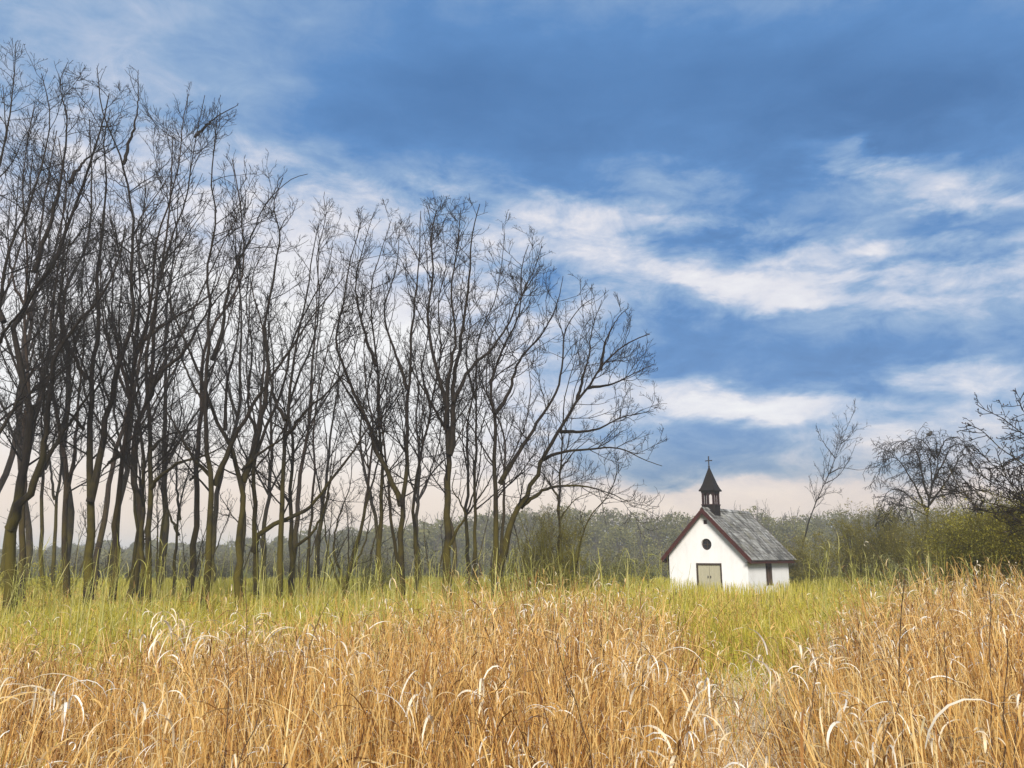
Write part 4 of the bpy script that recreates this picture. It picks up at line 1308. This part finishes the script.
g = Geo()
wg = lambda y: 0.0028 + 0.00022 * y
P1, W, s_, h = stalks(42000, 9, 30, r, 1.0, wg, 0.16, green_keep, htab=green_h, S=4, power=0.7)
g.ribbons(P1, W, s_)
P2, W, s_, h = stalks(30000, 30, 75, r, 1.0, wg, 0.18, green_keep, htab=green_h, S=3, power=0.7)
g.ribbons(P2, W, s_)
Q, W, s_ = leaves_on(P1, r, 26000, 0.2, 1.0, (0.2, 0.5), lambda y: 0.0045 + 0.0002 * y, (40, 150), (40, 85), S=5)
g.ribbons(Q, W, s_)
# green patch of young grass in the near left corner
def corner_keep(x, y):
    px_ = dirx(x, y); return (px_ < 62 + r.normal(size=len(x)) * 14) & (px_ > -80)
P3, W, s_, h = stalks(9000, 3.6, 5.6, r, 1.0, wg, 0.25, corner_keep, htab=lambda x, y: 1.06 + 0.12 * lump(x, y, 2), S=5)
g.ribbons(P3, W, s_)
tag(g.build('green_grass', None, M_GREEN), 'yellow green meadow grass between the dry field and the chapel', 'grass', kind='stuff')

# tall reeds that stand above the rest
def reed_keep(x, y):
    px_ = dirx(x, y)
    d = np.interp(px_, [-100, 60, 120, 260, 320, 380, 440, 520, 600, 660, 670, 790, 800, 880, 950, 1100], [0.3, 0.5, 0.8, 0.5, 0.9, 1, 0.9, 1, 1, 0.7, 0.05, 0.05, 0.7, 1, 0.6, 0.4])
    return r.random(len(x)) < d
g = Geo()
P4, W, s_, h = stalks(1250, 9, 26, r, 1.0, lambda y: 0.0030 + 0.00016 * y, 0.13, reed_keep, htab=lambda x, y: 2.05 + 0.35 * lump(x, y, 0.6, 9), S=6, hj=(0.75, 1.25))
g.ribbons(P4, W, s_)
Q, W, s_ = leaves_on(P4, r, 4200, 0.45, 1.0, (0.15, 0.45), lambda y: 0.0028 + 0.00015 * y, (5, 110), (45, 82), S=7)
g.ribbons(Q, W, s_)
tag(g.build('reed_grass', None, M_REED), 'tall pale green reeds rising in front of the trees', 'reeds', kind='stuff')

# dark dead weed stems, one by one
M_WEED = plain_mat('dead_weed', (0.045, 0.026, 0.014), (0.13, 0.075, 0.04), 12)
WEEDS = [
 (5.0, 3.4, [(598, 790), (585, 735), (571, 690), (556, 640)], 'dark dead weed stem leaning left in front of the chapel grass'),
 (4.6, 3.6, [(868, 800), (880, 750), (895, 705), (912, 665)], 'dark weed stem leaning right in the right-hand dry grass, bowed at its top'),
 (4.6, 3.8, [(876, 800), (884, 752), (900, 710), (914, 668)], None),
 (4.8, 3.2, [(908, 800), (902, 730), (898, 660), (904, 580)], 'thin brown weed stem standing tallest in the right-hand dry grass'),
 (4.4, 4.0, [(1002, 800), (1004, 740), (1006, 690), (1008, 640)], 'dark straight weed stem near the right edge'),
 (4.6, 3.4, [(994, 800), (992, 740), (990, 660), (989, 590)], 'long brown weed stem left of the straight dark one near the right edge'),
 (4.5, 3.6, [(1012, 800), (1016, 740), (1022, 690), (1030, 640)], 'dark weed stem slanting out over the right edge'),
 (4.4, 4.4, [(228, 800), (238, 765), (250, 735), (262, 708)], 'stout dark stalk slanting right at the bottom of the left-hand grass'),
 (5.2, 3.2, [(222, 800), (226, 740), (229, 690), (230, 672)], 'short dark broken stalk standing upright in the left-hand grass'),
 (7.0, 2.4, [(246, 760), (247, 690), (247, 640), (246, 575)], 'slim brown weed stem rising to the foot of the stout trees'),
 (6.5, 2.8, [(300, 740), (306, 680), (312, 640), (330, 600)], 'dark weed stem with a slanting top in the middle left grass'),
 (6.5, 2.6, [(640, 760), (642, 700), (641, 650), (640, 592)], 'upright dark weed stem left of the chapel in the dry grass'),
 (5.6, 3.0, [(800, 800), (806, 740), (812, 700), (820, 655)], 'dark weed stem below the right corner of the chapel'),
 (5.4, 3.0, [(960, 790), (950, 730), (946, 680), (944, 630)], 'slightly bent dark weed stem in the middle of the right-hand dry grass'),
]
for k, (Y, w, pts, lab) in enumerate(WEEDS):
    if lab is None: continue
    r2 = np.random.default_rng(900 + k)
    P, R = px_stem(pts, w * 0.34, Y, r2.uniform(-0.3, 0.3), 0.8)
    R = np.maximum(R * 0.55, 0.004) * np.linspace(1, 0.6, len(R))
    d = norm(P[0] - P[1]); g0 = P[0] + d * (P[0][2] + 0.03) / max(0.4, -d[2]); g0[2] = -0.03
    P = np.vstack([g0, P]); R = np.concatenate([[R[0]], R])
    P, R = resample(P, R, 16)
    P[1:] += r2.normal(size=(15, 3)) * 0.006
    base = np.array([P[0, 0], P[0, 1], 0])
    g = Geo(); g.tubes(P[None], R[None], 6)
    A, B = grow(P[None], R[None], r2, 3.0, 0.45, 0.12, 0.06, 0.22, (20, 45), 5, 0.6, 0.1, 0.0018, rk=0.006)
    g.tubes(A, B, 4)
    o = g.build('weed_stem', None, M_WEED, base); o.location = base
    tag(o, lab, 'weed', 'dark dead weed stems in the dry grass')

# ------------------------------------------------------------------ haze
USE_HAZE = True
if USE_HAZE:
    bm = bmesh.new(); box(bm, -1550, 1550, -1550, 1550, -1.1, 23.5)
    bmesh.ops.recalc_face_normals(bm, faces=bm.faces)
    me = bpy.data.meshes.new('haze'); bm.to_mesh(me); bm.free()
    m = bpy.data.materials.new('haze_air'); m.use_nodes = True
    nt = m.node_tree; nt.nodes.remove(nt.nodes['Principled BSDF'])
    pv = N(nt, 'ShaderNodeVolumePrincipled')
    pv.inputs['Color'].default_value = (1.0, 1.0, 1.0, 1); pv.inputs['Density'].default_value = 0.0011; pv.inputs['Anisotropy'].default_value = 0.1
    nt.links.new(pv.outputs[0], nt.nodes['Material Output'].inputs['Volume'])
    tag(link('haze', me, None, m), kind='stuff')

# ------------------------------------------------------------------ sky and light
SUN_EL, SUN_AZ = 30.0, 183.0           # azimuth clockwise from +Y: behind the camera
EXPO = 0.35
K = 2 ** -EXPO
w = bpy.data.worlds.new('World'); C.world = w; w.use_nodes = True
nt = w.node_tree; bg = nt.nodes['Background']
sky = N(nt, 'ShaderNodeTexSky', sky_type='NISHITA'); sky.sun_disc = False
sky.sun_elevation = math.radians(SUN_EL); sky.sun_rotation = math.radians(SUN_AZ)
SKY_S = 0.10
bg.inputs['Strength'].default_value = SKY_S
tc = N(nt, 'ShaderNodeTexCoord')
vec = tc.outputs['Generated']
sx = N(nt, 'ShaderNodeSeparateXYZ'); nt.links.new(vec, sx.inputs[0])
az = math_n(nt, 'ARCTAN2', sx.outputs['X'], sx.outputs['Y'])
el = math_n(nt, 'ARCSINE', sx.outputs['Z'])
cb = N(nt, 'ShaderNodeCombineXYZ'); nt.links.new(az, cb.inputs[0]); nt.links.new(el, cb.inputs[1])
# clouds drawn out sideways, flatter towards the horizon
mp = N(nt, 'ShaderNodeMapping'); mp.inputs['Scale'].default_value = (2.2, 6.0, 1); mp.inputs['Rotation'].default_value = (0, 0, 0.12)
nt.links.new(cb.outputs[0], mp.inputs[0])
nw = noise(nt, mp.outputs[0], 1.3, 3, 0.5)
nw2 = noise(nt, mp.outputs[0], 4.5, 6, 0.6)
def centred(n, amp):
    v = N(nt, 'ShaderNodeVectorMath', operation='SUBTRACT'); nt.links.new(n.outputs['Color'], v.inputs[0]); v.inputs[1].default_value = (0.5, 0.5, 0.5)
    q = N(nt, 'ShaderNodeVectorMath', operation='MULTIPLY'); nt.links.new(v.outputs[0], q.inputs[0]); q.inputs[1].default_value = (amp[0], amp[1], 0)
    return q.outputs[0]
def vadd(a, b):
    v = N(nt, 'ShaderNodeVectorMath', operation='ADD'); nt.links.new(a, v.inputs[0]); nt.links.new(b, v.inputs[1]); return v.outputs[0]
warp = vadd(vadd(cb.outputs[0], centred(nw, (0.10, 0.045))), centred(nw2, (0.13, 0.06)))


def azel(x, y):
    d = ray(x, y); d = d / np.linalg.norm(d)
    return math.atan2(d[0], d[1]), math.asin(d[2])


# cloud banks: (picture x, y, half width px, half height px, tilt degrees, brightness change)
BLOBS = [
 (250, 430, 420, 230, 0, 0.30),
 (120, 40, 420, 130, -6, 0.15), (640, 120, 620, 130, 4, -0.24), (250, 525, 700, 70, 0, 0.4), (675, 182, 90, 26, 10, 0.16), (900, 60, 420, 110, 0, -0.06), (430, 30, 260, 90, 0, -0.06),
 (310, 150, 220, 90, -20, -0.10), (400, 215, 260, 80, 6, 0.26), (150, 330, 420, 220, 0, 0.40), (60, 180, 230, 100, 0, 0.14), (330, 430, 340, 180, 0, 0.46), (120, 420, 420, 200, 0, 0.16),
 (585, 238, 100, 40, 24, 0.26), (700, 262, 190, 40, 14, 0.10), (712, 279, 70, 20, 12, 0.26), (900, 243, 320, 15, 3, 0.26), (880, 274, 320, 12, 4, 0.22), (860, 300, 260, 12, 2, 0.12), (690, 228, 170, 12, 8, 0.16), (640, 212, 150, 18, 10, 0.2), (850, 165, 90, 20, 20, 0.2), (985, 195, 90, 22, 12, 0.2), (785, 298, 80, 20, 8, 0.34), (900, 262, 300, 44, 2, 0.12),
 (930, 180, 150, 32, 14, 0.24), (700, 245, 90, 24, 6, -0.22), (980, 225, 130, 34, 4, -0.22), (900, 318, 220, 40, -2, 0.14),
 (760, 345, 330, 46, 2, -0.20), (700, 402, 170, 26, 4, 0.40), (790, 407, 110, 18, 4, 0.24), (850, 392, 160, 12, 2, -0.10), (960, 378, 120, 24, 4, 0.34), (750, 430, 110, 26, 0, -0.16),
 (900, 440, 230, 40, 0, 0.32), (740, 465, 170, 30, 0, -0.10), (720, 503, 460, 34, 0, 0.55), (560, 330, 130, 80, 0, 0.14), (185, 455, 90, 60, 0, -0.12), (1000, 110, 260, 90, 0, -0.10),
]
acc = None
for (x, y, wx, wy, tilt, amp) in BLOBS:
    a0, e0 = azel(x, y); a1, _ = azel(x + wx / 2, y); a2, _ = azel(x - wx / 2, y); _, e1 = azel(x, y - wy / 2); _, e2 = azel(x, y + wy / 2)
    mpb = N(nt, 'ShaderNodeMapping', vector_type='TEXTURE')
    mpb.inputs['Location'].default_value = (a0, e0, 0); mpb.inputs['Rotation'].default_value = (0, 0, math.radians(-tilt))
    mpb.inputs['Scale'].default_value = (abs(a1 - a2) * 1.15, abs(e1 - e2) * 1.15, 1)
    nt.links.new(warp, mpb.inputs[0])
    gr = N(nt, 'ShaderNodeTexGradient', gradient_type='SPHERICAL'); nt.links.new(mpb.outputs[0], gr.inputs[0])
    v = maprange(nt, gr.outputs['Fac'], 0.0, 0.8, 0.0, amp * 0.9)
    acc = v if acc is None else math_n(nt, 'ADD', acc, v)
# cloud texture
mp2 = N(nt, 'ShaderNodeMapping'); mp2.inputs['Scale'].default_value = (3.0, 7.0, 1); mp2.inputs['Rotation'].default_value = (0, 0, 0.10)
nt.links.new(cb.outputs[0], mp2.inputs[0])
n1 = noise(nt, mp2.outputs[0], 2.3, 8, 0.58, 0.2)
n2 = noise(nt, mp2.outputs[0], 0.8, 3, 0.5)
amp_ = math_n(nt, 'MULTIPLY', maprange(nt, acc, -0.25, 0.22, 0.25, 1.0), math_n(nt, 'MULTIPLY', maprange(nt, el, 0.42, 0.58, 1.0, 0.4), maprange(nt, acc, 0.30, 0.5, 1.0, 0.4)))
mp3 = N(nt, 'ShaderNodeMapping'); mp3.inputs['Scale'].default_value = (7.0, 15.0, 1); mp3.inputs['Rotation'].default_value = (0, 0, 0.12)
nt.links.new(cb.outputs[0], mp3.inputs[0])
n3 = noise(nt, mp3.outputs[0], 1.7, 9, 0.66, 0.5)
tex = math_n(nt, 'MULTIPLY', math_n(nt, 'ADD', math_n(nt, 'SUBTRACT', n1.outputs['Fac'], 0.5), math_n(nt, 'MULTIPLY', math_n(nt, 'SUBTRACT', n3.outputs['Fac'], 0.5), 1.15)), amp_)
tex2 = math_n(nt, 'MULTIPLY', math_n(nt, 'SUBTRACT', n2.outputs['Fac'], 0.5), 0.3)
# unseen sky behind the camera: brightness added to its cloud to light the scene
back = maprange(nt, sx.outputs['Y'], 0.35, -0.5, 0.0, 0.34)
L = math_n(nt, 'ADD', math_n(nt, 'ADD', math_n(nt, 'ADD', math_n(nt, 'ADD', acc, 0.335), tex), tex2), back, clamp=True)
kk = K / SKY_S
sc = lambda c: tuple(v * kk for v in srgb(*c))
rp = ramp(nt, [(0.0, srgb(68, 116, 172)), (0.2, srgb(90, 140, 198)), (0.4, srgb(144, 175, 213)), (0.58, srgb(188, 202, 226)), (0.78, srgb(231, 231, 239)), (1.0, srgb(253, 252, 252))], L)
warm = mixc(nt, maprange(nt, el, 0.17, 0.045, 0.0, 0.85), rp.outputs[0], srgb(255, 231, 210), 'MULTIPLY')
scl = N(nt, 'ShaderNodeVectorMath', operation='SCALE'); nt.links.new(warm, scl.inputs[0]); scl.inputs['Scale'].default_value = kk
nt.links.new(mixc(nt, 0.93, sky.outputs[0], scl.outputs[0]), bg.inputs['Color'])

sd = bpy.data.lights.new('sun', 'SUN'); sd.energy = 4.0; sd.angle = math.radians(18); sd.color = (1.0, 0.93, 0.83)
so = bpy.data.objects.new('sun', sd); COL.objects.link(so)
se, sa = math.radians(SUN_EL), math.radians(SUN_AZ)
tosun = Vector((math.sin(sa) * math.cos(se), math.cos(sa) * math.cos(se), math.sin(se)))
so.rotation_euler = tosun.to_track_quat('Z', 'Y').to_euler()
so.location = (0, -20, 40)

C.view_settings.view_transform = 'Standard'
try: C.view_settings.look = 'None'
except Exception: pass
C.view_settings.exposure = EXPO; C.view_settings.gamma = 1.0; C.view_settings.use_curve_mapping = False
C.cycles.max_bounces = 6; C.cycles.diffuse_bounces = 3; C.cycles.transmission_bounces = 3; C.cycles.volume_bounces = 1; C.cycles.transparent_max_bounces = 4
C.cycles.use_adaptive_sampling = True; C.cycles.adaptive_threshold = 0.006
C.cycles.sample_clamp_indirect = 4.0

C.cycles.use_denoising = True
C.cycles.denoiser = 'OPENIMAGEDENOISE'
C.cycles.denoising_input_passes = 'RGB_ALBEDO_NORMAL'
C.cycles.denoising_prefilter = 'ACCURATE'
